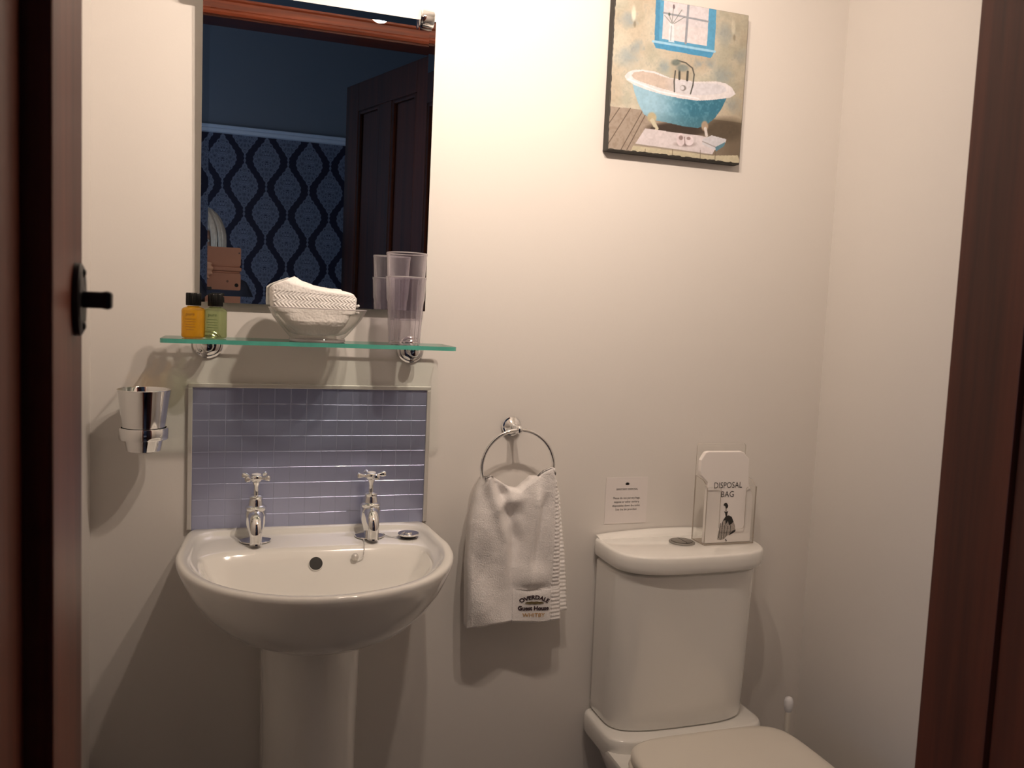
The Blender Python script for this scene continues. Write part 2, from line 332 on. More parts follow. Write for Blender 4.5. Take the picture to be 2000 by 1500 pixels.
# ------------------------------------------------------------------ lamp: twin bulb ceiling bar (gives the room its light)
def lamp():
    t = thing('ceiling_light', (.43, -.72, CZ), 'twin white spot lamp ceiling bar, one lamp tip reflected in the mirror top', 'ceiling light')
    b = MB(); b.lathe([(.05, 0), (.05, -.012), (.035, -.02), (.012, -.022)], (.43, -.72, CZ), n=32); b.obj('ceiling_rose', M['chrome'], t, smooth=40)
    b = MB(); b.lathe([(.006, -.02), (.006, -.13)], (.43, -.72, CZ), n=12, ); b.tube([(.31, -.70, CZ - .135), (.53, -.74, CZ - .135)], .007); b.obj('bar', M['chrome'], t, smooth=40)
    em = mat('lamp_face_glow'); nb = bs(em); nb.inputs['Emission Color'].default_value = (1, .86, .72, 1); nb.inputs['Emission Strength'].default_value = 12; nb.inputs['Base Color'].default_value = (1, .95, .85, 1)
    opal = plain('white_lamp_shade', (.85, .82, .78), .35, emis=(1, .815, .668), estr=.9, bump=(60, .02, .0003))
    for (x, y, z, ax) in ((.335, -.705, H + .722, (.02, 1, -.28)), (.50, -.735, H + .735, (.02, 1, -.28))):
        d = Vector(ax).normalized(); c = Vector((x, y, z))
        b = MB(); b.tube([(x, y, CZ - .135), (x, y, z + .045), c - d * .045], .006); b.obj('lamp_holder', M['chrome'], t, smooth=40)
        b = MB(); b.lathe([(.014, -.058), (.017, -.05), (.019, -.03), (.028, -.006), (.0285, 0), (.0265, 0), (.026, -.006), (.017, -.028), (.0, -.03)], c, d, 32, cap1=False); b.obj('shade', opal, t, smooth=40, recalc=False)
        b = MB(); b.lathe([(.0255, -.0040), (.0255, -.0035)], c, d, 32); b.obj('lamp_face', em, t, smooth=40)
        l = bpy.data.lights.new('spot_lamp', 'SPOT'); l.energy = SPOT_W; l.color = (1, .815, .668); l.spot_size = math.radians(146); l.spot_blend = 1.0; l.shadow_soft_size = .016
        o = bpy.data.objects.new('spot_lamp', l); COL.objects.link(o); o.parent = t; o.location = c + d * .018 - WPOS[t.name]; o.rotation_euler = (-d).to_track_quat('Z', 'Y').to_euler()
        l = bpy.data.lights.new('lamp_glow', 'POINT'); l.energy = SPOT_W * .16; l.color = (1, .815, .668); l.shadow_soft_size = .016
        o = bpy.data.objects.new('lamp_glow', l); COL.objects.link(o); o.parent = t; o.location = c + d * .022 - Vector((0, 0, .012)) - WPOS[t.name]
lamp()

def P(x, Y, z): return (x, -Y, H + z)      # Y = distance from the back wall, z relative to the lens height
def sgnpow(v, p): return math.copysign(abs(v) ** p, v)
def oval(cx, cy, a, bf, bb, z, nf=2.0, nb=2.0, n=96, taper=0.0):
    out = []
    for k in range(n):
        t = 2 * math.pi * k / n; c, s = math.cos(t), math.sin(t); e = nf if s >= 0 else nb
        X = a * sgnpow(c, 2 / e); Yv = (bf if s >= 0 else bb) * sgnpow(s, 2 / e)
        if s < 0: X *= 1 - taper * (abs(Yv) / bb) ** 2
        out.append(P(cx + X, cy + Yv, z(X, Yv) if callable(z) else z))
    return out
def text(s, size, origin, rx, up, m, parent, name='lettering', align='CENTER', proj=None, thick=0, bold=0, shear=0, sx=1.0, warp=None):
    cu = bpy.data.curves.new('t', 'FONT'); cu.body = s; cu.size = 1; cu.align_x = align; cu.offset = bold; cu.shear = shear; cu.resolution_u = 3
    o = bpy.data.objects.new('t', cu); COL.objects.link(o); dg = bpy.context.evaluated_depsgraph_get()
    me = bpy.data.meshes.new_from_object(o.evaluated_get(dg)); COL.objects.unlink(o); bpy.data.objects.remove(o)
    rx = Vector(rx).normalized(); up = Vector(up).normalized(); nn = rx.cross(up); b_ = MB(); V = []
    for v in me.vertices:
        a, c = v.co.x * size * sx, v.co.y * size
        if warp: a, c = warp(a, c)
        p = Vector(origin) + rx * a + up * c
        if proj: p = Vector(proj(p))
        V.append(p)
    b_.add(V, [tuple(p.vertices) for p in me.polygons]); bpy.data.meshes.remove(me)
    return b_.obj(name, m, parent, recalc=False)

# ------------------------------------------------------------------ mirror (leans forward by one degree)
def mirror():
    x0, x1, z0, z1 = -.0595, .3325, -.004, .513
    t = thing('wall_mirror', P(.135, .010, z0), 'frameless rectangular wall mirror with narrow angled edges above the glass shelf', 'mirror')
    tl = math.radians(1.0); bw, bh = .0115, .0005; yb = .014
    def q(x, z, d): return P(x, yb + (z - z0) * math.tan(tl) + d, z)
    b = MB()
    b.add([q(x0 + bw, z0 + bw, 0), q(x1 - bw, z0 + bw, 0), q(x1 - bw, z1 - bw, 0), q(x0 + bw, z1 - bw, 0),
           q(x0, z0, bh), q(x1, z0, bh), q(x1, z1, bh), q(x0, z1, bh)],
          [(0, 1, 2, 3)], 0)
    b.obj('mirror_face', M['mirror'], t, recalc=False)
    o = [q(x0, z0, bh), q(x1, z0, bh), q(x1, z1, bh), q(x0, z1, bh)]; i_ = [q(x0 + bw, z0 + bw, 0), q(x1 - bw, z0 + bw, 0), q(x1 - bw, z1 - bw, 0), q(x0 + bw, z1 - bw, 0)]
    for k in range(4):
        b = MB(); j = (k + 1) % 4; b.add([o[k], o[j], i_[j], i_[k]], [(0, 1, 2, 3)]); b.obj('bevelled_edge', M['mirror'], t, recalc=False)
    b = MB(); bk = [q(x, z, -.006) for x, z in ((x0, z0), (x1, z0), (x1, z1), (x0, z1))]
    b.add(o + bk, [(0, 4, 5, 1), (1, 5, 6, 2), (2, 6, 7, 3), (3, 7, 4, 0), (7, 6, 5, 4)]); b.obj('backing', M['mirror_edge'], t, recalc=False)
    for cx, sd in ((x0 - .006, 1), (x1 - .025, 1)):
        b = MB(); c = P(cx, .030, z1 + .001)
        b.lathe([(.0, -.0085), (.010, -.0085), (.0150, -.0068), (.0150, -.0058), (.0105, -.0050), (.0105, -.003), (.0160, -.0025), (.0160, .0165), (.0150, .0180), (.0, .0180)], c, (1, 0, 0), 36)
        b.obj('mirror_clip', M['chrome'], t, smooth=35)
mirror()

# ------------------------------------------------------------------ glass shelf
M['glass'] = clear('clear_glass', (.93, .975, .955), 1.5)
M['glass_edge'] = plain('green_glass_edge', (.10, .42, .34), .08, coat=.5, vary=.35, vscale=25)
SHT = -.0628
def shelf():
    x0, x1, y0, y1 = -.112, .363, .026, .145; z0 = SHT - .0068
    t = thing('glass_shelf', P(.13, .08, z0), 'clear glass shelf with green edge on two round chrome brackets', 'shelf')
    pts = []
    r = .008
    for (cx, cy, a0) in ((x0 + r, y0 + r, 180), (x1 - r, y0 + r, 270), (x1 - r, y1 - r, 0), (x0 + r, y1 - r, 90)):
        for k in range(7): a = math.radians(a0 + k * 15); pts.append((cx + r * math.cos(a), cy + r * math.sin(a)))
    n = len(pts); b = MB()
    V = [P(x, y, z0) for x, y in pts] + [P(x, y, SHT) for x, y in pts]
    b.add(V, [tuple(range(n)), tuple(range(2 * n - 1, n - 1, -1))], 0)
    b.add(V, [(i, i + n, (i + 1) % n + n, (i + 1) % n) for i in range(n)], 1)
    b.obj('glass_pane', [M['glass'], M['glass_edge']], t)
    for x in (-.045, .310):
        br = thing('bracket', P(x, 0, -.076)); br.parent = t; br.location = Vector(P(x, 0, -.076)) - WPOS['glass_shelf']
        b = MB(); b.lathe([(.025, .0005), (.025, .004), (.0225, .006), (.020, .0065), (.0185, .010), (.014, .0125), (.010, .013)], P(x, 0, -.076), (0, -1, 0), 40); b.obj('wall_rose', M['chrome'], br, smooth=35)
        b = MB(); b.lathe([(.008, .010), (.0085, .026), (.010, .028), (.010, .040), (.008, .043), (.002, .0445)], P(x, 0, -.0782), (0, -1, 0), 28); b.obj('shelf_holder', M['chrome'], br, smooth=35)
shelf()

# ------------------------------------------------------------------ bottles
def bottle(x, Y, liquid, label, txt):
    t = thing('toiletry_bottle', P(x, Y, SHT), label, 'bottle')
    z0 = SHT + .0002; r = .0183
    prof = [(.014, .0), (.0172, .0008), (r, .0035), (r, .0435), (.0176, .0462), (.0150, .0485), (.0105, .0500), (.0085, .0515)]
    b = MB(); b.lathe(prof, P(x, Y, z0), n=48); b.obj('bottle_body', liquid, t, smooth=60)
    b = MB(); b.lathe([(.0108, .0522), (.0115, .0530), (.0115, .0712), (.0106, .0725), (.0, .0725)], P(x, Y, z0), n=60, flute=lambda a, z: .0003 * math.cos(30 * a)); b.obj('screw_cap', M['black_plastic'], t, smooth=40)
    pr = lambda p: (p.x, -Y - math.sqrt(max((r + .0002) ** 2 - (p.x - x) ** 2, 1e-8)), p.z)
    text('pure', .0075, P(x - .004, Y + r, z0 + .036), (1, 0, 0), (0, 0, 1), txt, t, proj=pr)
    for k, wd in enumerate((.016, .018, .014, .017, .012)):
        b = MB(); zz = H + z0 + .030 - k * .0042; n = 8
        V = []
        for j in range(n + 1):
            xx = x - .004 - wd / 2 + wd * j / n; yy = pr(Vector((xx, 0, 0)))[1]; V += [(xx, yy, zz), (xx, yy, zz + .0007)]
        b.add(V, [(2 * j, 2 * j + 2, 2 * j + 3, 2 * j + 1) for j in range(n)]); b.obj('text_line', txt, t, recalc=False)
M['orange'] = clear('orange_liquid', (.97, .70, .16), 1.45, diff=(.80, .46, .05), dw=.35)
M['green'] = clear('green_liquid', (.74, .82, .58), 1.45, diff=(.45, .50, .27), dw=.35)
M['tan_ink'] = plain('brown_ink', (.16, .07, .01), .6, bump=(300, .02, .0002)); M['green_ink'] = plain('green_ink', (.06, .10, .03), .6, bump=(300, .02, .0002))
bottle(-.0655, .092, M['orange'], 'small amber toiletry bottle with black cap at left end of shelf', M['tan_ink'])
bottle(-.0322, .088, M['green'], 'small pale green toiletry bottle with black cap on shelf', M['green_ink'])

# ------------------------------------------------------------------ tumblers
M['clear_plastic'] = clear('clear_plastic', (.955, .945, .965), 1.4, gl=1.1, diff=(.62, .56, .62), dw=.045, edge=.95, edgecol=(.86, .82, .86))  # pale edge colour stands in for highlights along the flutes
M['rim_highlight'] = clear('rim_highlight', (.9, .9, .9), 1.5, gl=1.2, diff=(.8, .76, .78), dw=.55)  # milky white stands in for highlights along rims and foot
def tumbler(z, label):
    t = thing('plastic_tumbler', P(.281, .090, z), label, 'tumbler', 'stacked clear tumblers on the glass shelf')
    hgt = .116
    def fl(a, zz):
        k = 1 if zz < .075 else 0
        return .0011 * k * max(0, math.cos(18 * a)) ** 5 - .0005 * k
    out = [(.0262, .0), (.0268, .002), (.0290, .035), (.0312, .070), (.0322, .0755), (.0330, .078), (.0348, .112), (.0356, .1135), (.0356, hgt)]
    inn = [(.0340, hgt), (.0334, .110), (.0316, .079), (.0300, .070), (.0278, .035), (.0256, .005)]
    b = MB(); b.lathe(out, P(.281, .090, z), n=270, cap0=True, cap1=False, flute=fl); b.lathe(inn, P(.281, .090, z), n=270, cap0=False, cap1=True, flute=fl)
    V0 = len(out) * 270
    b.f += [((len(out) - 1) * 270 + j, (len(out) - 1) * 270 + (j + 1) % 270, V0 + (j + 1) % 270, V0 + j) for j in range(270)]; b.m += [0] * 270
    b.obj('cup_wall', M['clear_plastic'], t, smooth=50, recalc=False)
    b = MB(); n = 60; b.tube([P(.281 + .0348 * math.cos(2 * math.pi * k / n), .090 + .0348 * math.sin(2 * math.pi * k / n), z + hgt) for k in range(n)], .0011, 8, True); b.obj('rim', M['rim_highlight'], t, smooth=True)
tumbler(SHT + .0003, 'lower clear fluted plastic tumbler standing on the glass shelf')
tumbler(SHT + .0416, 'upper clear fluted plastic tumbler nested inside the lower one')

# ------------------------------------------------------------------ glass bowl with folded face cloth
M['bowl_glass'] = clear('bowl_glass', (.95, .945, .935), 1.5, gl=1.2, edge=.45, edgecol=(.75, .72, .68))  # edge colour stands in for highlights on the curved glass
BC = (.131, .098)
t = thing('glass_bowl', P(BC[0], BC[1], SHT), 'clear glass bowl holding a folded face cloth on the shelf', 'bowl')
b = MB(); z0 = SHT + .0003
out = [(.040, 0), (.045, .001), (.0465, .004), (.045, .007), (.050, .012), (.062, .026), (.073, .040), (.0805, .054), (.0815, .0555)]
inn = [(.0800, .0560), (.0785, .054), (.071, .041), (.060, .028), (.047, .015), (.035, .011), (.0, .010)]
b.lathe(out + inn, P(*BC, z0), n=80, cap0=True, cap1=False); b.obj('bowl_wall', M['bowl_glass'], t, smooth=50, recalc=False)
b = MB(); n = 72; b.tube([P(BC[0] + .0808 * math.cos(2 * math.pi * k / n), BC[1] + .0808 * math.sin(2 * math.pi * k / n), z0 + .0556) for k in range(n)], .0009, 8, True); b.obj('rim', M['rim_highlight'], t, smooth=True)  # pale tube put in as the highlight along the rim
b = MB(); b.tube([P(BC[0] + .0445 * math.cos(2 * math.pi * k / n), BC[1] + .0445 * math.sin(2 * math.pi * k / n), z0 + .0022) for k in range(n)], .0021, 10, True); b.obj('foot_highlight', M['rim_highlight'], t, smooth=True)  # pale tube added as a painted highlight round the foot
def fnoise(p, s): return noise.noise(Vector(p) * s)
def facecloth():
    t = thing('face_cloth', P(BC[0], BC[1], SHT + .012), 'folded white face cloth with herringbone border standing in glass bowl', 'cloth')
    tx = [.048, .056, .074, .090, .119, .152, .188, .194]; tz = [.028, .036, .043, .037, .030, .026, .0245, .018]
    n, rows = 560, 92; rings = []; zb = SHT + .0125
    raw = [(sgnpow(math.cos(q / 4000 * 2 * math.pi), .36), sgnpow(math.sin(q / 4000 * 2 * math.pi), .36)) for q in range(4001)]
    L = np.concatenate([[0], np.cumsum([math.hypot((a[0] - b_[0]) * 2, a[1] - b_[1]) for a, b_ in zip(raw, raw[1:])])])
    PER = [(float(np.interp(L[-1] * k / n, L, [q[0] for q in raw])), float(np.interp(L[-1] * k / n, L, [q[1] for q in raw]))) for k in range(n)]
    for j in range(rows + 1):
        s = j / rows; ring = []
        for k in range(n):
            X, Yv = PER[k]; a = math.atan2(Yv * .5, X); c, sn = X, Yv
            wx = .0720 if zb + s * .1 > -.02 else .0720
            xm = .1225 + X * .0715
            ztop = np.interp(xm, tx, tz); zz = zb + s * (ztop - zb)
            r_in = np.interp(zz - z0, [.012, .028, .041, .054, .07], [.034, .056, .067, .0745, .0755])   # room inside the bowl
            wx = min(.0715, r_in * (.84 if zz - z0 < .048 else .93)); wy = min(.040, math.sqrt(max(r_in ** 2 - (wx * .72) ** 2, .0003)) * .82)
            edge = 1 - max(0, (s - .90) / .10) ** 2.4 * .30
            xx = BC[0] - .0085 * min(1, s * 1.6) + X * wx * edge; yy = BC[1] + Yv * wy * (edge if s > .9 else 1)
            p = Vector(P(xx, yy, zz))
            d = .0012 * fnoise(p, 60) + .0005 * fnoise(p, 320)
            nrm = Vector((c * .6, -sn, 0)).normalized()
            if sn > .8:      # woven herringbone band on the front
                top = .0205 - (xx - .054) * .05; bot = -.006
                if bot < zz < top and .058 < xx < .192:
                    q = (zz - bot) / (top - bot) * 4; row = int(q); fr = q - row
                    ph = (xx / .0062 + (fr if row % 2 == 0 else 1 - fr) * 1.1)
                    d = .0009 * math.sin(2 * math.pi * ph) - .0006 + .0012 * fnoise(p, 60)
            ring.append(p + nrm * d)
        rings.append(ring)
    b = MB(); b.loft(rings, True, False)
    top = rings[-1]
    prev = top                                             # rounded top closing towards the middle line
    for q in (.85, .6, .35, .12):
        ring = []
        for k in range(n):
            p = top[k].copy(); cy = -(BC[1]); p.y = cy + (p.y - cy) * q; p.x = BC[0] - .0085 + (p.x - BC[0] + .0085) * (1 - (1 - q) * .04)
            p.z += .0022 * math.sqrt(1 - q * q) + .0012 * fnoise(p, 90); ring.append(p)
        rings.append(ring); prev = ring
    b = MB(); b.loft(rings, True, True); b.obj('folded_cloth', M['terry2'], t, smooth=True)
    for fz in (.000, .012):                                # fold edges showing at the right end
        bb = MB(); bb.tube([P(BC[0] + .0645, BC[1] - .026 + k * .006, fz - .012 + .0006 * math.sin(k)) for k in range(9)], .0022, 10); bb.obj('cloth_fold', M['terry2'], t, smooth=True)
facecloth()

# ------------------------------------------------------------------ splashback of small tiles
def splash():
    x0, x1, z0, z1 = -.0765, .3515, -.4035, -.1445
    t = thing('tiled_splashback', P(.137, 0, z0), 'mosaic splashback of small glossy lilac grey tiles behind the basin', 'splashback')
    b = MB(); b.box(*[x0 + .004, x1 - .004], -.0040, 0, H + z0, H + z1 - .004); b.obj('grout', M['grout'], t)
    fr = .0075
    for nm, a_ in (('top_trim', (x0, x1, z1 - fr, z1)), ('side_trim', (x0, x0 + fr, z0, z1 - fr)), ('side_trim', (x1 - fr, x1, z0, z1 - fr))):
        b = MB(); b.box(a_[0], a_[1], -.0085, 0, H + a_[2], H + a_[3]); b.obj(nm, M['satin'], t, bevel=.0012)
    nx, nz = 15, 9; px = (x1 - x0 - 2 * fr) / nx; pz = (z1 - fr - z0) / nz + .0004
    me = None
    for j in range(nz):
        for i in range(nx):
            cx = x0 + fr + (i + .5) * px; cz = z1 - fr - (j + .5) * pz
            if me is None:
                b = MB(); g = .0005; bv = .0003; w2, h2 = px / 2 - g, pz / 2 - g; o0 = Vector(P(cx, .0033, cz))
                b.loft([[(o0.x + sx * (w2 - i2), o0.y - d, o0.z + sz * (h2 - i2)) for sx, sz in ((-1, -1), (1, -1), (1, 1), (-1, 1))] for i2, d in ((0, 0), (0, .0009), (bv, .0011))])
                o = b.obj('tile', M['tile'], t, origin=o0); me = o.data
            else:
                o = bpy.data.objects.new('tile', me); COL.objects.link(o); o.parent = t
            o.location = Vector(P(cx, .0033, cz)) - WPOS[t.name]
            o.rotation_euler = (random.uniform(-.006, .006), 0, random.uniform(-.006, .006))
M['tile'] = plain('lilac_glass_tile', (.46, .50, .72), .32, .72, coat=.6, bump=(40, .02, .0005))  # lilac base, its blue raised to stand in for the reflected bedroom
splash()

# ------------------------------------------------------------------ basin
BX = .137
def basin():
    t = thing('pedestal_basin', P(BX, .15, -H), 'white ceramic pedestal washbasin with two chrome cross head taps', 'basin')
    def ring(a, bf, z, yb=.15, cy=.15, nf=2.1, nb=22, cx=BX, tp=.062): return oval(cx, cy, a, bf, yb, z, nf, nb, 168, tp)
    R = [ring(.075, .085, -.540, .13, .15, 2.2, 4, .128, 0), ring(.092, .110, -.536, .14, nb=4, cx=.130), ring(.128, .158, -.524, .148, nb=5), ring(.162, .197, -.503, .15, nb=7), ring(.189, .223, -.476, .15),
         ring(.206, .238, -.450, .15), ring(.2175, .248, -.424), ring(.2215, .2515, -.412), ring(.2215, .2515, -.4075), ring(.2195, .2495, -.404), ring(.2160, .246, -.4030),
         ring(.2080, .238, -.4035, .140, nb=8), ring(.2040, .234, -.4055, .136, nb=8), ring(.2015, .231, -.409, .133, nb=8), ring(.1985, .2285, -.4125, .130, nb=7),
         ring(.193, .223, -.4155, .125, nb=6)]
    # transition from the recessed deck into the bowl
    R += [ring(.1905, .2205, -.4165, .058, nb=3.2, tp=.04), ring(.187, .217, -.4185, .054, nb=3.2, tp=.05), ring(.183, .212, -.424, .048, nb=3.2, tp=.05), ring(.172, .200, -.445, .036, nb=3),
          ring(.155, .178, -.470, .020, nb=2.6), ring(.125, .135, -.496, .012, nb=2.4), ring(.080, .085, -.512, .005, nb=2.2, cy=.16), ring(.03, .03, -.517, .03, nb=2, cy=.19, tp=0), ring(.021, .021, -.519, .021, nb=2, nf=2, cy=.19, tp=0)]
    b = MB(); b.loft(R, True, True); b.obj('basin_bowl', M['porcelain'], t, smooth=65)
    b = MB(); b.lathe([(.022, -.0015), (.0215, .0015), (.017, .0015), (.016, -.001), (.0, -.001)], P(BX, .19, -.5175), n=32); b.obj('waste_outlet', M['chrome'], t, smooth=35)
    # overflow opening in the sloping rear wall of the bowl
    oc = Vector(P(.1365, .1150, -.4415)); od = Vector((0, -1, .55)).normalized()
    b = MB(); b.lathe([(.0125, -.006), (.0122, .0003), (.0112, .0006), (.0108, .0002)], oc, od, 32, False, False); b.obj('overflow_rim', M['porcelain'], t, smooth=35)
    b = MB(); b.lathe([(.0111, .0007), (.0111, .0009)], oc, od, 32); b.obj('overflow_shade', M['hole'], t)  # dark disc, its colour stands in for shade inside the overflow
    # pedestal
    def pr(a, bf, z): return oval(.132, .09, a, bf, .075, z, 2.3, 9, 72, 0)
    b = MB(); b.loft([pr(.098, .155, -H), pr(.097, .152, -H + .04), pr(.086, .138, -H + .10), pr(.0805, .130, -H + .25), pr(.080, .130, -.75), pr(.0825, .134, -.62), pr(.084, .137, -.57), pr(.082, .132, -.535)]); b.obj('pedestal', M['porcelain'], t, smooth=60)
basin()

def tap(x, Y, rot, label):
    zb = -.4145
    t = thing('pillar_tap', P(x, Y, zb), label, 'tap')
    c = P(x, Y, zb)
    b = MB(); b.lathe([(.0265, .0), (.0268, .001), (.0262, .0022), (.021, .0032), (.013, .0040), (.0, .0042)], c, n=44); b.obj('base_flange', M['chrome'], t, smooth=35)
    b = MB(); b.lathe([(.0105, .003), (.0110, .010), (.0135, .020), (.0165, .032), (.0180, .044), (.0178, .052), (.0170, .0545), (.0182, .0565), (.0182, .0595), (.0165, .0615), (.0135, .0630), (.0125, .066),
                       (.0120, .0720), (.0108, .0740), (.0118, .0752), (.0118, .0780), (.0098, .0798), (.0085, .0806), (.0, .0808)], c, n=36)
    b.obj('tap_body', M['chrome'], t, smooth=35)
    # down-turned spout
    b = MB(); pts = []; rs = []
    for k in range(11):
        s = k / 10; ang = s * math.radians(88)
        pts.append((x, -(Y + .006 + .034 * math.sin(ang)), H + zb + .046 - .030 * (1 - math.cos(ang)))); rs.append(.0135 - .0035 * s)
    pts.append((pts[-1][0], pts[-1][1], pts[-1][2] - .010)); rs.append(.0096); pts.append((pts[-1][0], pts[-1][1], pts[-1][2] - .003)); rs.append(.0104)
    b.tube(pts, rs, 22); b.obj('spout', M['chrome'], t, smooth=50)
    b = MB(); b.lathe([(.0046, .079), (.0042, .086), (.0042, .097), (.0062, .101), (.0068, .104)], c, n=20); b.obj('spindle', M['chrome'], t, smooth=40)
    hd = thing('cross_handle', P(x, Y, zb + .110)); hd.parent = t; hd.location = Vector((0, 0, .110))
    hc = Vector(P(x, Y, zb + .110)); WPOS[hd.name] = hc
    b = MB(); b.lathe([(.006, -.007), (.0105, -.004), (.0118, .001), (.0112, .0045), (.0098, .0058), (.0, .0064)], hc, n=30); b.obj('hub', M['chrome'], hd, smooth=45)
    b = MB(); b.lathe([(.0080, .0055), (.0078, .0072), (.004, .0084), (.0, .0086)], hc, n=24); b.obj('indice_cap', M['rail'], hd, smooth=45)
    for k in range(4):
        a = rot + k * math.pi / 2; d = Vector((math.cos(a), math.sin(a), .12)).normalized()
        b = MB(); b.lathe([(.0046, .008), (.0032, .0125), (.0030, .016), (.0046, .020), (.0056, .0235), (.0052, .0265), (.0030, .0280), (.0, .0284)], hc - Vector((0, 0, .0005)), d, 18); b.obj('cross_arm', M['chrome'], hd, smooth=45)
tap(.0380, .050, math.radians(45 + 8), 'left chrome basin tap with cross head handle, no chain on it')
tap(.2370, .050, math.radians(14), 'right chrome basin tap with cross head handle, beside the plug')

def ballchain(name, pts, r, n_b, parent, m):
    P_ = [Vector(p) for p in pts]; L = [0]
    for a, c in zip(P_, P_[1:]): L.append(L[-1] + (c - a).length)
    b = MB()
    for k in range(n_b):
        s = L[-1] * k / (n_b - 1); i = max(0, min(len(L) - 2, next((q for q in range(len(L) - 1) if L[q + 1] >= s), len(L) - 2)))
        f = (s - L[i]) / max(1e-9, L[i + 1] - L[i]); b.ball(P_[i].lerp(P_[i + 1], f), r, 8)
    o = b.obj(name, m, parent, smooth=True); o['kind'] = 'stuff'; return o
DK = -.4155
t = thing('basin_plug', P(.304, .072, DK), 'chrome basin plug lying on the basin deck with its bead chain', 'plug')
c = P(.304, .072, DK + .0005)
b = MB(); b.lathe([(.012, 0), (.014, .004), (.017, .0052), (.0192, .006), (.0195, .0078), (.0185, .009), (.016, .0094), (.013, .0086), (.007, .0086), (.0055, .0102), (.0, .0106)], c, n=40); b.obj('plug_disc', M['chrome'], t, smooth=35)
b = MB(); b.lathe([(.0138, .0012), (.0165, .0045), (.0165, .0052), (.013, .0052)], c, n=32, cap0=False, cap1=False); b.obj('rubber_seal', M['black_plastic'], t, smooth=35)
ballchain('bead_chain', [P(.262, .052, DK + .004), P(.268, .060, DK + .0015), P(.276, .067, DK + .0012), P(.283, .072, DK + .003), P(.288, .0725, DK + .006), P(.291, .072, DK + .0085), P(.297, .072, DK + .0108)], .0011, 30, t, M['chrome'])
ballchain('bead_chain', [P(.222, .073, DK + .003), P(.2225, .085, DK + .001), P(.2205, .100, DK + .0006), P(.2195, .108, -.4225), P(.217, .116, -.432), P(.211, .1175, -.4345), P(.204, .118, -.4345)], .0011, 34, t, M['chrome'])
b = MB(); b.lathe([(.003, -.002), (.0048, .001), (.0062, .004), (.0062, .0065), (.004, .0095), (.0, .0105)], P(.2025, .1110, -.435), Vector((0, -1, .45)), 20); b.obj('chain_stay', M['satin'], t, smooth=40)

# ------------------------------------------------------------------ beaker in wall holder
BKX, BKY = -.140, .072
t = thing('beaker_holder', P(BKX, 0, -.222), 'polished metal ring holder fixed to wall left of the splashback', 'holder')
b = MB(); n = 64
b.lathe([(.0345, -.0095), (.0370, -.0095), (.0378, -.008), (.0378, .008), (.0370, .0095), (.0345, .0095), (.0345, -.0095)], P(BKX, BKY, -.2215), n=n, cap0=False, cap1=False); b.obj('ring_band', M['chrome'], t, smooth=35, recalc=False)
b = MB(); b.box(BKX - .005, BKX + .005, -(BKY - .0365), -.006, H - .227, H - .216); b.obj('arm', M['chrome'], t, bevel=.002)
b = MB(); b.lathe([(.022, .0005), (.022, .005), (.019, .007), (.010, .008)], P(BKX, 0, -.2215), (0, -1, 0), 36); b.obj('wall_rose', M['chrome'], t, smooth=35)
b = MB(); c = P(BKX, BKY, -.2515)
b.lathe([(.0, .0), (.0245, .0), (.0262, .0015), (.0290, .015), (.0300, .022), (.0315, .030), (.0410, .1010), (.0416, .1016), (.0408, .1020), (.0402, .1008), (.0308, .031), (.0250, .004), (.0, .003)], c, n=72, cap0=False, cap1=False)
tag(b.obj('metal_beaker', M['chrome'], None, smooth=30, origin=c, recalc=False), 'tapered polished metal beaker standing in the wall ring holder', 'beaker')

# ------------------------------------------------------------------ towel ring
t = thing('towel_ring', P(.515, 0, -.220), 'chrome towel ring with round wall rose between basin and toilet', 'towel ring')
c = P(.515, 0, -.220)
b = MB(); b.lathe([(.0195, .0005), (.0200, .004), (.0185, .007), (.0160, .008), (.0165, .011), (.0140, .0135), (.0110, .015), (.0075, .018), (.0065, .030), (.0065, .046), (.0, .046)], c, (0, -1, 0), 44); b.obj('wall_rose', M['chrome'], t, smooth=35)
b = MB(); b.ball(P(.515, .052, -.2205), (.0078, .0085, .0085), 24); b.obj('ring_knuckle', M['chrome'], t, smooth=True)
b = MB(); n = 90; RC = (.515, .055, -.2925); b.tube([P(RC[0] + .0720 * math.sin(2 * math.pi * k / n), RC[1] - .006 * math.cos(2 * math.pi * k / n) * 0, RC[2] + .0720 * math.cos(2 * math.pi * k / n)) for k in range(n)], .0036, 14, True); b.obj('ring', M['chrome'], t, smooth=True)

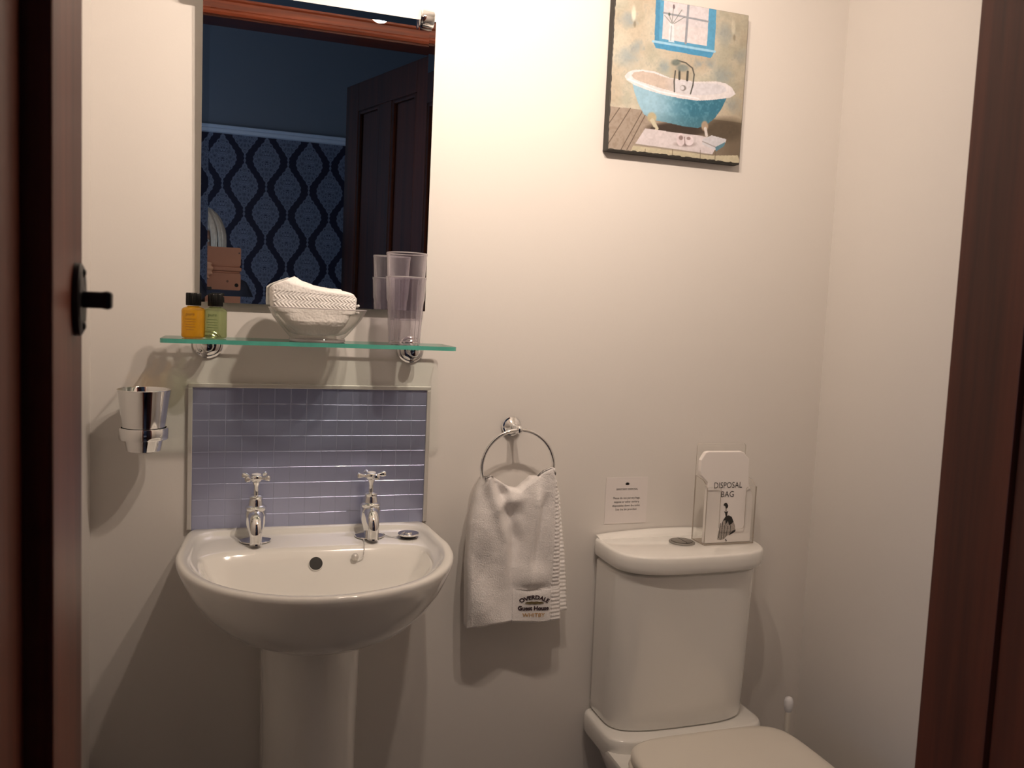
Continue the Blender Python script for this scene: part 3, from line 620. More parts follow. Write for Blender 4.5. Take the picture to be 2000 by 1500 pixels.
# ------------------------------------------------------------------ hand towel
def towel():
    t = thing('hand_towel', P(.53, .06, -.60), 'white terry hand towel with embroidered corner hanging from the towel ring', 'towel')
    zL = [-.300, -.324, -.382, -.470, -.600]; xL = [.443, .434, .424, .4205, .4255]
    zR = [-.288, -.318, -.378, -.480, -.597]; xR = [.580, .590, .6005, .6065, .6155]
    tx = [.440, .452, .474, .500, .518, .540, .560, .575, .585]; tz = [-.306, -.300, -.315, -.331, -.335, -.317, -.296, -.288, -.292]
    bx = [.42, .426, .471, .512, .564, .616]; bz = [-.601, -.601, -.5945, -.596, -.598, -.5965]
    def g(x, c, s): return math.exp(-((x - c) / s) ** 2)
    def depth(x, z):
        s = min(1, max(0, (-.30 - z) / .30))              # 0 top .. 1 bottom
        d = .064 + .016 * g(x, .450, .030) * (1 - .5 * s) + .016 * g(x, .578, .030) * (1 - .6 * s)
        # diagonal fold grooves running from each shoulder to the middle
        vl = .466 + .052 * min(1, s * 2.2); d -= .026 * g(x, vl, .010 + .006 * s) * max(0, 1 - s * 1.6) * min(1, s * 14)
        ridge = vl - .022; d += .010 * g(x, ridge, .012) * max(0, 1 - s * 1.3)
        d += .012 * g(x, .483, .010) * max(0, 1 - abs(s - .07) * 14)
        # middle channel, smoother and set back, bounded by a ridge at right
        d -= .012 * g(x, .513, .015) * min(1, s * 5) * (1 - .85 * max(0, (s - .6) / .4))
        vr = .543 - .010 * s; d += .014 * g(x, vr + .008, .010) * min(1, s * 6) * max(0, 1 - max(0, s - .2) * 1.4)
        d -= .010 * g(x, .574 - .035 * s, .007) * min(1, max(0, s - .12) * 10) * max(0, 1 - s * 1.4)
        # rolled ball of cloth drawn through at the top centre
        d += .016 * math.exp(-((x - .513) / .0150) ** 2 - ((z + .354) / .020) ** 2) + .009 * math.exp(-((x - .511) / .016) ** 2 - ((z + .400) / .024) ** 2)
        d += .014 * math.exp(-((x - .487) / .016) ** 2 - ((z + .358) / .016) ** 2)
        d += .006 * g(z, -.500, .022) * g(x, .556, .028) - .006 * g(z, -.527, .008) * g(x, .556, .028)
        d += .004 * math.sin(x * 60 + z * 35) * (s * .8) * (0 if (x > .515 and z < -.53) else 1) + .004 * g(x, .445, .02) * math.sin(z * 42)
        return d
    nu, nv_ = 230, 330
    F = []; Bk = []
    for j in range(nv_ + 1):
        s = j / nv_; rf = []; rb = []
        for i in range(nu + 1):
            u = i / nu
            # blend outline
            zt = -.29; zc = zt + (-.598 - zt) * s
            xl = np.interp(-zc, [-q for q in zL], xL); xr = np.interp(-zc, [-q for q in zR], xR)
            x = xl + (xr - xl) * u
            top = np.interp(x, tx, tz); bot = np.interp(x, bx, bz); z = top + (bot - top) * s
            d = depth(x, z)
            p = Vector((x, 0, z))
            e = min(u, 1 - u) * (xr - xl); e2 = min(s * (top - bot) * 1.0, (1 - s) * (top - bot)); ee = min(e, e2)
            rnd = 1 - max(0, 1 - ee / .007) ** 2
            smooth_ = math.exp(-((x - .512) / .020) ** 2) * (1 if z < -.335 else .4); pile = (.0006 * fnoise(p, 900) + .0004 * fnoise(p, 450)) * (1 - .75 * smooth_) + .0006 * fnoise(p, 60)
            inlogo = .518 < x < .592 and -.592 < z < -.534
            if inlogo: pile *= .15
            rib = x > .5895 - .012 * max(0, .5 - s)        # ribbed border at the right edge
            if rib: pile = .00055 * math.sin(2 * math.pi * z / .0078 + 14 * (x - .6)) + .0004 * fnoise(p, 300)
            if .5885 < x < .5915 and s > .12: pile -= .0012
            yf = d * 1.0 + pile - (.006 * (1 - rnd))
            rf.append(P(x + (.0008 * fnoise((0, 7, z), 160) if (i in (0, nu)) else 0), yf, z))
            rb.append(P(x, max(.012, .030 + (d - .062) * .3 + .004 * (1 - rnd)) if z < -.31 else d - .012 * rnd, z))
        F.append(rf); Bk.append(rb)
    b = MB(); w_ = nu + 1
    V = [p for r in F for p in r]; b.add(V, [(j * w_ + i, (j + 1) * w_ + i, (j + 1) * w_ + i + 1, j * w_ + i + 1) for j in range(nv_) for i in range(nu)])
    st = 10; Bs = [r[::st] for r in Bk[::st]]; ws = len(Bs[0]); hs = len(Bs); base = len(b.v)
    b.v += [p for r in Bs for p in r]
    fs = [(base + j * ws + i, base + j * ws + i + 1, base + (j + 1) * ws + i + 1, base + (j + 1) * ws + i) for j in range(hs - 1) for i in range(ws - 1)]
    # side walls between the fine front and the coarse back
    def side(front, back):
        for k in range(len(back) - 1):
            fr = front[k * st:(k + 1) * st + 1]; fs.append(tuple(fr) + (back[k + 1], back[k]))
    side([i for i in range(w_)], [base + i for i in range(ws)])
    side([nv_ * w_ + i for i in range(w_)], [base + (hs - 1) * ws + i for i in range(ws)])
    side([j * w_ for j in range(nv_ + 1)], [base + j * ws for j in range(hs)])
    side([j * w_ + nu for j in range(nv_ + 1)], [base + j * ws + ws - 1 for j in range(hs)])
    b.f += fs; b.m += [0] * len(fs)
    b.obj('front_layer', M['terry'], t, smooth=True)
    # rear layer peeping out on the right, ribbed too and a little shorter
    b = MB(); V = []; n1, n2 = 14, 200
    for j in range(n2 + 1):
        z = -.325 - (.582 - .325) * j / n2; xe = np.interp(-z, [.30, .35, .48, .582], [.588, .606, .6245, .634])
        for i in range(n1 + 1):
            x = .575 + (xe - .575) * i / n1
            V.append(P(x, .050 + .00055 * math.sin(2 * math.pi * z / .0078 + 2) * (1 if x > .60 else .3) - .003 * max(0, (i - n1 + 2) / 2) ** 2 + .0012 * fnoise((x, 0, z), 120), z))
    b.add(V, [(j * (n1 + 1) + i, (j + 1) * (n1 + 1) + i, (j + 1) * (n1 + 1) + i + 1, j * (n1 + 1) + i + 1) for j in range(n2) for i in range(n1)])
    o = b.obj('rear_layer', M['terry2'], t, smooth=True); sd = o.modifiers.new('solid', 'SOLIDIFY'); sd.thickness = .006; sd.offset = -1
    # embroidery
    mar = plain('maroon_thread', (.030, .008, .014), .7, bump=(900, .4, .0004)); gold = plain('gold_thread', (.52, .30, .10), .6, bump=(900, .4, .0004)); olive = plain('olive_thread', (.16, .12, .05), .7, bump=(700, .5, .0005), vary=.5, vscale=600)
    em = thing('embroidery', P(.555, .07, -.565)); em.parent = t; em.location = Vector(P(.555, .07, -.565)) - WPOS[t.name]; WPOS[em.name] = Vector(P(.555, .07, -.565))
    pj = lambda p: (p.x, -(depth(p.x, p.z - H) + .0012), p.z)
    arc = lambda a, c: ((.042 + c) * math.sin(a / .042 * .95), (.042 + c) * math.cos(a / .042 * .95) * .92 - .042 * .92)
    text('OVERDALE', .0118, P(.5555, .08, -.5475), (1, 0, 0), (0, 0, 1), mar, em, proj=pj, bold=.035, warp=arc)
    text('Guest House', .0112, P(.5545, .08, -.5695), (1, 0, 0), (0, 0, 1), mar, em, proj=pj, bold=.042)
    text('WHITBY', .0105, P(.5555, .08, -.5830), (1, 0, 0), (0, 0, 1), gold, em, proj=pj, bold=.012, sx=1.08)
    b = MB(); n = 40; V = [pj(Vector(P(.5555, 0, -.5550)))] + [pj(Vector(P(.5555 + .0185 * math.cos(2 * math.pi * k / n), 0, -.5550 + (.0027 + .0004 * math.sin(k * 1.7)) * math.sin(2 * math.pi * k / n)))) for k in range(n)]
    b.add(V, [(0, 1 + k, 1 + (k + 1) % n) for k in range(n)]); b.obj('stitched_motif', olive, em, recalc=False)
towel()

# ------------------------------------------------------------------ picture of a bathtub, printed on a block canvas
def picture():
    x0, x1, z0, z1, th = .679, .977, .3235, .6215, .021
    t = thing('canvas_picture', P(.828, 0, z0), 'square canvas print of a blue roll top bathtub beneath a blue window', 'picture')
    b = MB(); b.box(x0, x1, -th, -.001, H + z0, H + z1); b.obj('canvas_block', plain('black_canvas_edge', (.02, .017, .014), .6, bump=(300, .3, .0006)), t, bevel=.0015)
    N = 330
    u, v = np.meshgrid((np.arange(N + 1)) / N, (np.arange(N + 1)) / N)         # v = 0 at the bottom
    # print coordinates, 1500 units wide sketch of the composition
    TL, TR, BR, BL = (205, -47), (1355, 130), (1250, 1395), (135, 1290)
    X = (1 - v) * ((1 - u) * BL[0] + u * BR[0]) + v * ((1 - u) * TL[0] + u * TR[0]); Y = (1 - v) * ((1 - u) * BL[1] + u * BR[1]) + v * ((1 - u) * TL[1] + u * TR[1])
    rng = np.random.RandomState(5)
    def fld(n, seed):
        r = np.random.RandomState(seed).rand(n + 2, n + 2); gx = u * n; gy = v * n; ix = gx.astype(int); iy = gy.astype(int); fx = gx - ix; fy = gy - iy
        fx = fx * fx * (3 - 2 * fx); fy = fy * fy * (3 - 2 * fy)
        return (r[iy, ix] * (1 - fx) + r[iy, ix + 1] * fx) * (1 - fy) + (r[iy + 1, ix] * (1 - fx) + r[iy + 1, ix + 1] * fx) * fy
    fine = fld(90, 1) * .5 + fld(45, 2) * .5; med = fld(12, 3) * .6 + fld(25, 4) * .4; big = fld(6, 6)
    C = np.zeros((N + 1, N + 1, 3))
    def mixin(m, col):
        m = m[..., None]; C[:] = C * (1 - m) + np.array(col, float) * m
    def inside(pts):
        pts = np.array(pts, float); m = np.zeros_like(X, bool); j = len(pts) - 1
        for i in range(len(pts)):
            xi, yi = pts[i]; xj, yj = pts[j]
            c_ = ((yi > Y) != (yj > Y)) & (X < (xj - xi) * (Y - yi) / (yj - yi + 1e-9) + xi); m ^= c_; j = i
        return m.astype(float)
    def line(a, b_, w_, col, al=1.0):
        a = np.array(a, float); b_ = np.array(b_, float); d = b_ - a; L2 = (d ** 2).sum(); s = np.clip(((X - a[0]) * d[0] + (Y - a[1]) * d[1]) / L2, 0, 1)
        mixin(al * np.clip((w_ / 2 - np.hypot(X - a[0] - s * d[0], Y - a[1] - s * d[1])) / 3 + .5, 0, 1), col)
    def ell(cx, cy, rx, ry, col, al=1.0, soft=.15): mixin(al * np.clip((1 - np.hypot((X - cx) / rx, (Y - cy) / ry)) / soft + .5, 0, 1), col)
    C[:] = np.array((206, 192, 156)); mixin(np.clip((med - .45) * 2.2, 0, .65), (176, 172, 140)); mixin(np.clip((big - .55) * 2, 0, .5), (190, 160, 120)); mixin(np.clip((fine - .6) * 2, 0, .4), (150, 148, 128))
    for (cx, cy, r) in ((300, 180, 60), (300, 510, 75), (1140, 290, 70), (1280, 470, 60), (1110, 630, 70), (380, 430, 40), (1000, 540, 40), (900, 560, 30), (1200, 900, 60), (600, 560, 40)):
        ell(cx + (fine - .5) * 60, cy + (med - .5) * 90, r, r * .9, (122, 146, 150), .5, 1.3)
    for (cx, cy) in ((350, 130), (1215, 230)):
        ell(cx, cy, 18, 62, (232, 222, 184), .8, .6); ell(cx + 8, cy + 90, 10, 26, (120, 108, 78), .6, .8)
    mixin(np.clip((X - 1000) / 700, 0, .35), (150, 132, 96))
    # floorboards
    fl = (Y > 925 + (X - 150) * .11).astype(float); mixin(fl, (172, 150, 122)); mixin(fl * np.clip((fine - .4) * 1.3, 0, .5), (130, 108, 84)); mixin(fl * np.clip((X - 800) / 500, 0, .75), (96, 78, 52))
    for x_ in (230, 320, 430, 470): line((x_, 940), (x_ - 230 + (x_ - 230) * .2, 1300), 7, (86, 66, 48), .8 * 1)
    # window
    mixin(inside([(538, -20), (1066, 75), (1040, 445), (522, 372)]), (74, 160, 194)); mixin(inside([(538, -20), (575, -14), (560, 372), (522, 368)]) * .6, (50, 130, 170))
    mixin(inside([(608, -10), (1000, 66), (975, 392), (588, 340)]), (218, 206, 196)); mixin(inside([(608, 200), (990, 250), (975, 392), (588, 340)]) * .5, (232, 214, 198))
    line((818, 30), (790, 372), 20, (150, 152, 152)); line((602, 118), (990, 186), 16, (150, 152, 152))
    mixin(inside([(505, 352), (1048, 430), (1010, 495), (534, 420)]), (58, 150, 190)); line((510, 362), (1044, 440), 20, (150, 205, 222))
    for a_, b_ in (((690, 50), (672, 210)), ((645, 130), (680, 215)), ((760, 90), (675, 215)), ((610, 140), (670, 210)), ((785, 150), (680, 215))): line(a_, b_, 6, (110, 118, 104), .8)
    ell(690, 65, 9, 20, (120, 100, 100)); ell(650, 130, 9, 14, (80, 100, 80)); mixin(inside([(655, 205), (690, 210), (692, 370), (640, 362)]) * .75, (238, 232, 222)); line((668, 230), (660, 350), 10, (150, 160, 160), .7)
    # tub
    ell(740, 1112, 270, 58, (62, 46, 34), 1, .4); ell(1120, 1110, 190, 95, (84, 68, 46), .9, .7)
    body = inside([(335, 720), (352, 800), (385, 900), (430, 990), (500, 1035), (640, 1060), (760, 1085), (890, 1098), (960, 1075), (1040, 1010), (1100, 930), (1150, 830), (900, 800), (600, 760)])
    mixin(body, (148, 194, 204)); mixin(body * np.clip((X - 520) / 340, 0, .95) * np.clip(1.6 - abs(X - 900) / 330, 0, 1), (30, 112, 134)); mixin(body * np.clip((fine - .5) * 1.0, 0, .22), (150, 190, 196)); mixin(body * np.clip((Y - 960) / 200, 0, .5), (70, 120, 126))
    mixin(inside([(272, 665), (300, 630), (350, 610), (430, 606), (520, 618), (600, 650), (640, 668), (860, 700), (1060, 694), (1140, 710), (1195, 745), (1228, 800), (1180, 832), (1040, 852), (900, 862), (760, 850), (600, 818), (460, 780), (350, 738), (290, 700)]), (230, 218, 204))
    inn = inside([(330, 660), (350, 630), (420, 620), (520, 635), (600, 665), (860, 712), (1050, 712), (1130, 735), (1150, 775), (1090, 800), (960, 815), (830, 818), (700, 795), (560, 758), (430, 718), (355, 690)])
    mixin(inn, (206, 182, 154)); mixin(inn * np.clip((X - 600) / 200, 0, 1), (216, 208, 200)); line((300, 690), (560, 790), 10, (250, 244, 236), .8); line((560, 790), (900, 845), 10, (250, 244, 236), .8)
    mixin(inside([(690, 690), (850, 700), (830, 812), (690, 790)]), (214, 206, 196))
    for pl in ([(700, 610), (688, 700), (690, 790)], [(715, 520), (790, 540), (848, 585), (862, 640), (850, 730), (828, 805)]):
        for a_, b_ in zip(pl, pl[1:]): line(a_, b_, 11, (76, 76, 66))
    line((735, 600), (733, 680), 18, (70, 70, 60)); line((806, 615), (800, 690), 18, (70, 70, 60)); ell(705, 540, 38, 26, (110, 120, 104), .95, .6); ell(762, 585, 52, 30, (128, 136, 120), .95, .6); ell(765, 756, 26, 24, (130, 122, 112), 1, .3); ell(757, 756, 18, 18, (214, 206, 196), 1, .3)
    ell(497, 1015, 38, 44, (190, 170, 120), 1, .4); line((500, 1040), (535, 1110), 34, (206, 192, 150)); ell(505, 1110, 20, 12, (70, 54, 40)); ell(950, 1080, 30, 44, (176, 146, 110), 1, .4); line((955, 1100), (965, 1165), 24, (214, 200, 180))
    # mat, slippers, folded towels
    mixin(inside([(440, 1112), (930, 1168), (1075, 1215), (1010, 1330), (355, 1250)]), (214, 198, 186)); line((360, 1250), (1010, 1328), 8, (150, 136, 110))
    ell(778, 1240, 82, 22, (120, 96, 86), .6, .8); ell(740, 1202, 38, 56, (222, 200, 190), 1, .12); ell(812, 1210, 40, 42, (228, 208, 198), 1, .12); ell(742, 1186, 18, 20, (140, 112, 102), .9, .4); ell(808, 1190, 18, 14, (150, 122, 112), .9, .4); line((774, 1180), (778, 1255), 7, (120, 94, 84), .8)
    mixin(inside([(930, 1195), (1010, 1160), (1140, 1192), (1130, 1225), (1040, 1290), (925, 1240)]), (204, 198, 190)); line((930, 1215), (1045, 1262), 8, (150, 140, 130)); mixin(inside([(1040, 1262), (1130, 1215), (1120, 1250), (1045, 1300)]), (80, 130, 140))
    mixin(inside([(340, 1262), (1010, 1335), (1240, 1330), (1270, 1420), (320, 1310)]), (196, 180, 136))
    for x_ in (440, 670, 910, 1040): line((x_, 1290), (x_ - 5, 1400), 5, (110, 92, 66))
    g_ = C.mean(-1, keepdims=True); C[:] = (g_ + (C - g_) * .78) * np.array((.95, .98, 1.06))
    C2 = np.clip(C * (.93 + .12 * fine[..., None]), 0, 255) / 255
    L_ = np.where(C2 <= .04045, C2 / 12.92, ((C2 + .055) / 1.055) ** 2.4)
    me = bpy.data.meshes.new('painted_print'); o0 = WPOS[t.name]; m_ = .0025
    vx = (x0 + m_ + (x1 - x0 - 1.5 * m_) * u).ravel() - o0.x; vz = (H + z0 + m_ * 1.6 + (z1 - z0 - m_ * 2) * v).ravel() - o0.z
    wob = (fld(60, 9).ravel() - .5) * .0022; onb = (v.ravel() < .001); vz = vz + wob * onb; vx = vx + (fld(50, 10).ravel() - .5) * .0016 * (u.ravel() < .001)
    co = np.stack([vx, np.full_like(vx, -th - .0004 - o0.y), vz], 1)
    idx = np.arange((N + 1) * (N + 1)).reshape(N + 1, N + 1); q = np.stack([idx[:-1, :-1], idx[:-1, 1:], idx[1:, 1:], idx[1:, :-1]], -1).reshape(-1, 4)
    me.from_pydata(co.tolist(), [], q.tolist())
    ca = me.color_attributes.new('print', 'FLOAT_COLOR', 'POINT'); ca.data.foreach_set('color', np.concatenate([L_.reshape(-1, 3), np.ones((len(co), 1))], 1).astype(np.float32).ravel())
    m = mat('printed_picture'); at = m.node_tree.nodes.new('ShaderNodeAttribute'); at.attribute_name = 'print'; m.node_tree.links.new(at.outputs['Color'], bs(m).inputs['Base Color']); bs(m).inputs['Roughness'].default_value = .5
    me.materials.append(m); o = bpy.data.objects.new('painted_print', me); COL.objects.link(o); o.parent = t
picture()

# ------------------------------------------------------------------ toilet
TX = .868
M['button'] = plain('brushed_grey_metal', (.36, .35, .33), .3, .9, bump=(120, .1, .0003))
def toilet():
    t = thing('toilet', P(TX, .3, -H), 'white close coupled toilet with closed lid in the right corner', 'toilet')
    def lr(da, z, db=0, back=.058, n=120, nf=3.3): return oval(TX, .060, .167 - da, .110 - db, back, z, nf, 14, n, .01)
    b = MB(); b.loft([lr(.010, -.4855, .010), lr(.004, -.4845, .004), lr(.0015, -.481, .0015), lr(0, -.472), lr(.0, -.463), lr(.0006, -.4535, .0006), lr(.0026, -.4505, .0026), lr(.006, -.4493, .006)]); b.obj('cistern_lid', M['porcelain'], t, smooth=60)
    b = MB(); n = 24; rings = []
    for k in range(n + 1):
        x = TX - .160 + .320 * k / n; h = .004 + .009 * math.sin(math.pi * k / n) ** .7; rings.append([P(x, y, z) for y, z in ((.003, -.452), (.026, -.452), (.021, -.4495 + h * .35), (.014, -.4495 + h * .85), (.008, -.4495 + h), (.003, -.4495 + h))])
    b.loft(rings); b.obj('lid_rear_ridge', M['porcelain'], t, smooth=50)
    fb = thing('flush_button', P(TX, .072, -.449)); fb.parent = t; fb.location = Vector(P(TX, .072, -.449)) - WPOS[t.name]; WPOS[fb.name] = Vector(P(TX, .072, -.449))
    b = MB(); b.lathe([(.0262, -.001), (.0262, .0022), (.0245, .0034), (.0225, .0034), (.0220, .0024)], P(TX, .072, -.449), n=44); b.obj('button_bezel', M['button'], fb, smooth=35)
    for s in (-1, 1):
        b = MB(); V = []; n = 20
        for z, k in ((.0015, 1), (.0042, 1), (.0050, .9)):
            ring = []
            for j in range(n + 1):
                a = math.pi * j / n - math.pi / 2; ring.append(Vector(P(TX, .072, -.449 + z)) + Vector((s * (.0009 + .0205 * k * math.cos(a)), .0205 * k * math.sin(a), 0)))
            V.append(ring)
        b.loft(V); b.obj('half_button', M['button'], fb, smooth=35)
    def br(a, f, z, n=96): return oval(TX - .003, .058, a, f, .054, z, 3.4, 14, n, 0)
    b = MB(); b.loft([br(.150, .070, -.8115), br(.1535, .074, -.806), br(.1545, .076, -.79), br(.1555, .082, -.70), br(.1565, .088, -.60), br(.157, .094, -.50), br(.157, .095, -.4935), br(.1545, .0925, -.4915), br(.146, .084, -.4912), br(.146, .084, -.4845)]); b.obj('cistern', M['porcelain'], t, smooth=60)
    # pan: rear shelf and bowl
    def pn(cx, a, yf, yb, z, nf=2.4, nb=7, cy=.26): return oval(cx, cy, a, yf - cy, cy - yb, z, nf, nb, 96, .02)
    b = MB(); b.loft([pn(.875, .120, .44, .06, -H), pn(.875, .122, .45, .06, -H + .03), pn(.876, .112, .43, .07, -H + .12), pn(.877, .120, .46, .06, -1.02), pn(.878, .150, .54, .035, -.93), pn(.8775, .172, .60, .012, -.875), pn(.877, .180, .617, .006, -.848), pn(.877, .178, .616, .006, -.841), pn(.877, .170, .608, .010, -.839)])
    b.obj('pan', M['porcelain'], t, smooth=60)
    b = MB(); b.loft([oval(.872, .075, .176 - d, .085 - d, .07, z, 5, 14, 80, 0) for d, z in ((.006, -.860), (.001, -.850), (0, -.828), (.001, -.818), (.004, -.8135), (.010, -.8122))]); b.obj('cistern_platform', M['porcelain'], t, smooth=60)
    def st(da, z, yb=.166): return oval(.8815, .30, .1815 - da, .305 - da, .30 - yb - da * .4, z, 2.6, 5.5, 120, .03)
    b = MB(); b.loft([st(.004, -.8385), st(.0, -.836), st(-.001, -.829), st(.001, -.8235), st(.006, -.8225)]); b.obj('seat', M['seatp'], t, smooth=60)
    b = MB(); b.loft([st(.006, -.8215), st(.003, -.820), st(.0025, -.812), st(.004, -.8065), st(.009, -.8025), st(.018, -.8008), st(.045, -.7998), st(.09, -.7994)]); b.obj('seat_lid', M['seatp'], t, smooth=60)
    for x in (.805, .955):
        b = MB(); b.lathe([(.010, 0), (.011, .004), (.011, .020), (.008, .024)], P(x, .168, -.838), n=24); b.obj('hinge', M['seatp'], t, smooth=40)
toilet()

# toilet brush in the corner behind the seat
t = thing('toilet_brush', P(1.150, .080, -H), 'white toilet brush with rounded knob standing in corner behind toilet', 'brush')
c = P(1.150, .080, -H)
b = MB(); b.lathe([(.045, 0), (.047, .004), (.045, .10), (.043, .13), (.040, .132), (.038, .128), (.0, .128)], c, n=40); b.obj('brush_pot', M['seatp'], t, smooth=40)
b = MB(); b.lathe([(.006, .12), (.0055, .26), (.006, .41)], c, n=16); b.obj('handle', M['seatp'], t, smooth=40)
b = MB(); b.lathe([(.0055, .405), (.0085, .412), (.0100, .421), (.0098, .430), (.0075, .437), (.002, .4395)], c, n=24); b.obj('knob', M['rail'], t, smooth=50)

# ------------------------------------------------------------------ disposal bag holder
M['acrylic'] = clear('clear_acrylic', (.995, .995, .99), 1.3, gl=.35, edge=.03, edgecol=(.6, .56, .5))
M['acrylic_edge'] = plain('acrylic_cut_edge', (.42, .37, .32), .15, coat=.3, bump=(90, .02, .0002))
M['ink'] = plain('black_ink', (.02, .018, .016), .6, bump=(300, .02, .0002))
LT_ = -.4493
def holder():
    hx0, hx1, yb, yf = .9015, 1.0165, .052, .100
    t = thing('bag_holder', P(.959, .076, LT_), 'clear acrylic leaflet holder standing on right of the cistern lid', 'holder')
    T = .0018
    def plate(name, outline, y0, y1):
        b = MB(); n = len(outline); V = [P(x, y0, z) for x, z in outline] + [P(x, y1, z) for x, z in outline]
        b.add(V, [tuple(range(n)), tuple(range(2 * n - 1, n - 1, -1))], 0); b.add(V, [(i, (i + 1) % n, (i + 1) % n + n, i + n) for i in range(n)], 1)
        return b.obj(name, [M['acrylic'], M['acrylic_edge']], t)
    z0 = LT_ + .0002
    plate('back_plate', [(hx0, z0), (hx1, z0), (hx1, -.2535), (hx1 - .004, -.2495), (hx0 + .004, -.2495), (hx0, -.2535)], yb, yb + T)
    u0, u1, zc, ztop = hx0 + .032, hx1 - .024, -.418, -.331
    arc1 = [(u0 - .006 + .006 * math.sin(a), ztop - .006 + .006 * math.cos(a)) for a in (0, .5, 1.1, 1.57)]
    arc2 = [(u0 + .006 - .006 * math.cos(a), zc - .0 - .006 * math.sin(a) + .006) for a in (0, .5, 1.1, 1.57)]
    arc3 = [(u1 - .006 + .006 * math.sin(a), zc + .006 - .006 * math.cos(a)) for a in (0, .5, 1.1, 1.57)]
    arc4 = [(u1 + .006 - .006 * math.cos(a), ztop - .006 + .006 * math.sin(a)) for a in (0, .5, 1.1, 1.57)]
    plate('front_plate', [(hx0, z0), (hx0, ztop)] + arc1 + arc2 + arc3 + arc4 + [(hx1, ztop), (hx1, z0)], yf, yf + T)
    for name, xx in (('side_plate', hx0), ('side_plate', hx1 - T)):
        b = MB(); V = []
        for x in (xx, xx + T): V += [P(x, yb + T, z0), P(x, yf, z0), P(x, yf, ztop), P(x, yb + .030, ztop + .012), P(x, yb + T, ztop + .016)]
        b.add(V, [(0, 1, 2, 3, 4), (9, 8, 7, 6, 5)], 0); b.add(V, [(i, (i + 1) % 5, (i + 1) % 5 + 5, i + 5) for i in range(5)], 1); b.obj(name, [M['acrylic'], M['acrylic_edge']], t)
    b = MB(); b.box(hx0 + T, hx1 - T, -yf, -yb - T, H + z0, H + z0 + T); b.obj('base_plate', M['acrylic_edge'], t)
    # paper bags
    s = thing('disposal_bags', P(.958, .078, z0 + T), 'white card packet of disposal bags printed with a lady in crinoline', 'bags')
    out = [(.905, z0 + T + .0003), (.905, -.322), (.897, -.314), (.8885, -.306), (.8865, -.298), (.8865, -.276), (.891, -.268), (.896, -.2605), (.903, -.2585), (.978, -.2590), (.986, -.2620), (.990, -.268), (.9975, -.274), (.9985, -.300), (1.0005, -.325), (1.0125, -.355), (1.0125, z0 + T + .0003)]
    ybk, yfr = .0855, .0965; b = MB(); n = len(out)
    b.loft([[P(x, y, z) for x, z in out] for y in (ybk, yfr)]); b.obj('packet', M['white_paint'], s, bevel=.0015)
    fy = yfr + .0004
    text('DISPOSAL', .0175, P(.9515, fy, -.3335), (1, 0, 0), (0, 0, 1), M['ink'], s, sx=.86, bold=-.004)
    text('BAG', .0175, P(.9515, fy, -.3520), (1, 0, 0), (0, 0, 1), M['ink'], s, sx=.92, bold=-.004)
    lady = thing('lady_figure', P(.955, fy, -.44)); lady.parent = s; lady.location = Vector(P(.955, fy, -.44)) - WPOS[s.name]; WPOS[lady.name] = Vector(P(.955, fy, -.44))
    grey = plain('hatched_ink', (.40, .36, .33), .6, vary=.95, vscale=420); cx0, cz0 = 1540, 905; k = .000205
    def poly(name, pts, m, d=0):
        b = MB(); b.add([P(.9525 + (px - cx0) * k, fy + d, -.4435 + (cz0 - py) * k) for px, py in pts], [tuple(range(len(pts)))]); b.obj(name, m, lady, recalc=False)
    poly('skirt', [(1520, 680), (1490, 720), (1465, 790), (1452, 850), (1452, 885), (1490, 892), (1530, 882), (1560, 850), (1620, 830), (1655, 800), (1640, 740), (1615, 690), (1590, 655), (1540, 655)], grey)
    poly('overskirt', [(1520, 670), (1500, 700), (1530, 690), (1535, 740), (1560, 700), (1575, 745), (1600, 735), (1625, 710), (1600, 660), (1565, 645), (1535, 650)], M['ink'], .0001)
    poly('hem_shadow', [(1590, 830), (1625, 800), (1655, 792), (1652, 812), (1610, 835), (1580, 848)], M['ink'], .0001)
    poly('bodice', [(1508, 602), (1530, 610), (1556, 602), (1548, 622), (1545, 650), (1528, 650), (1524, 625)], M['ink'], .0001)
    poly('neck', [(1520, 560), (1538, 562), (1540, 604), (1522, 604)], grey, .0001)
    poly('hat', [(1496, 540), (1508, 520), (1525, 514), (1540, 526), (1552, 548), (1545, 570), (1528, 575), (1518, 552)], M['ink'], .0002)
    poly('shoe', [(1540, 880), (1552, 884), (1562, 904), (1552, 908)], M['ink'], .0001)
    for (a0, a1, d0, d1) in ((1475, 720, 1462, 870), (1500, 700, 1490, 885), (1525, 745, 1520, 880), (1560, 750, 1545, 860), (1590, 745, 1590, 830)):
        poly('skirt_line', [(a0, a1), (a0 + 6, a1), (d0 + 6, d1), (d0, d1)], M['ink'], .0001)
holder()

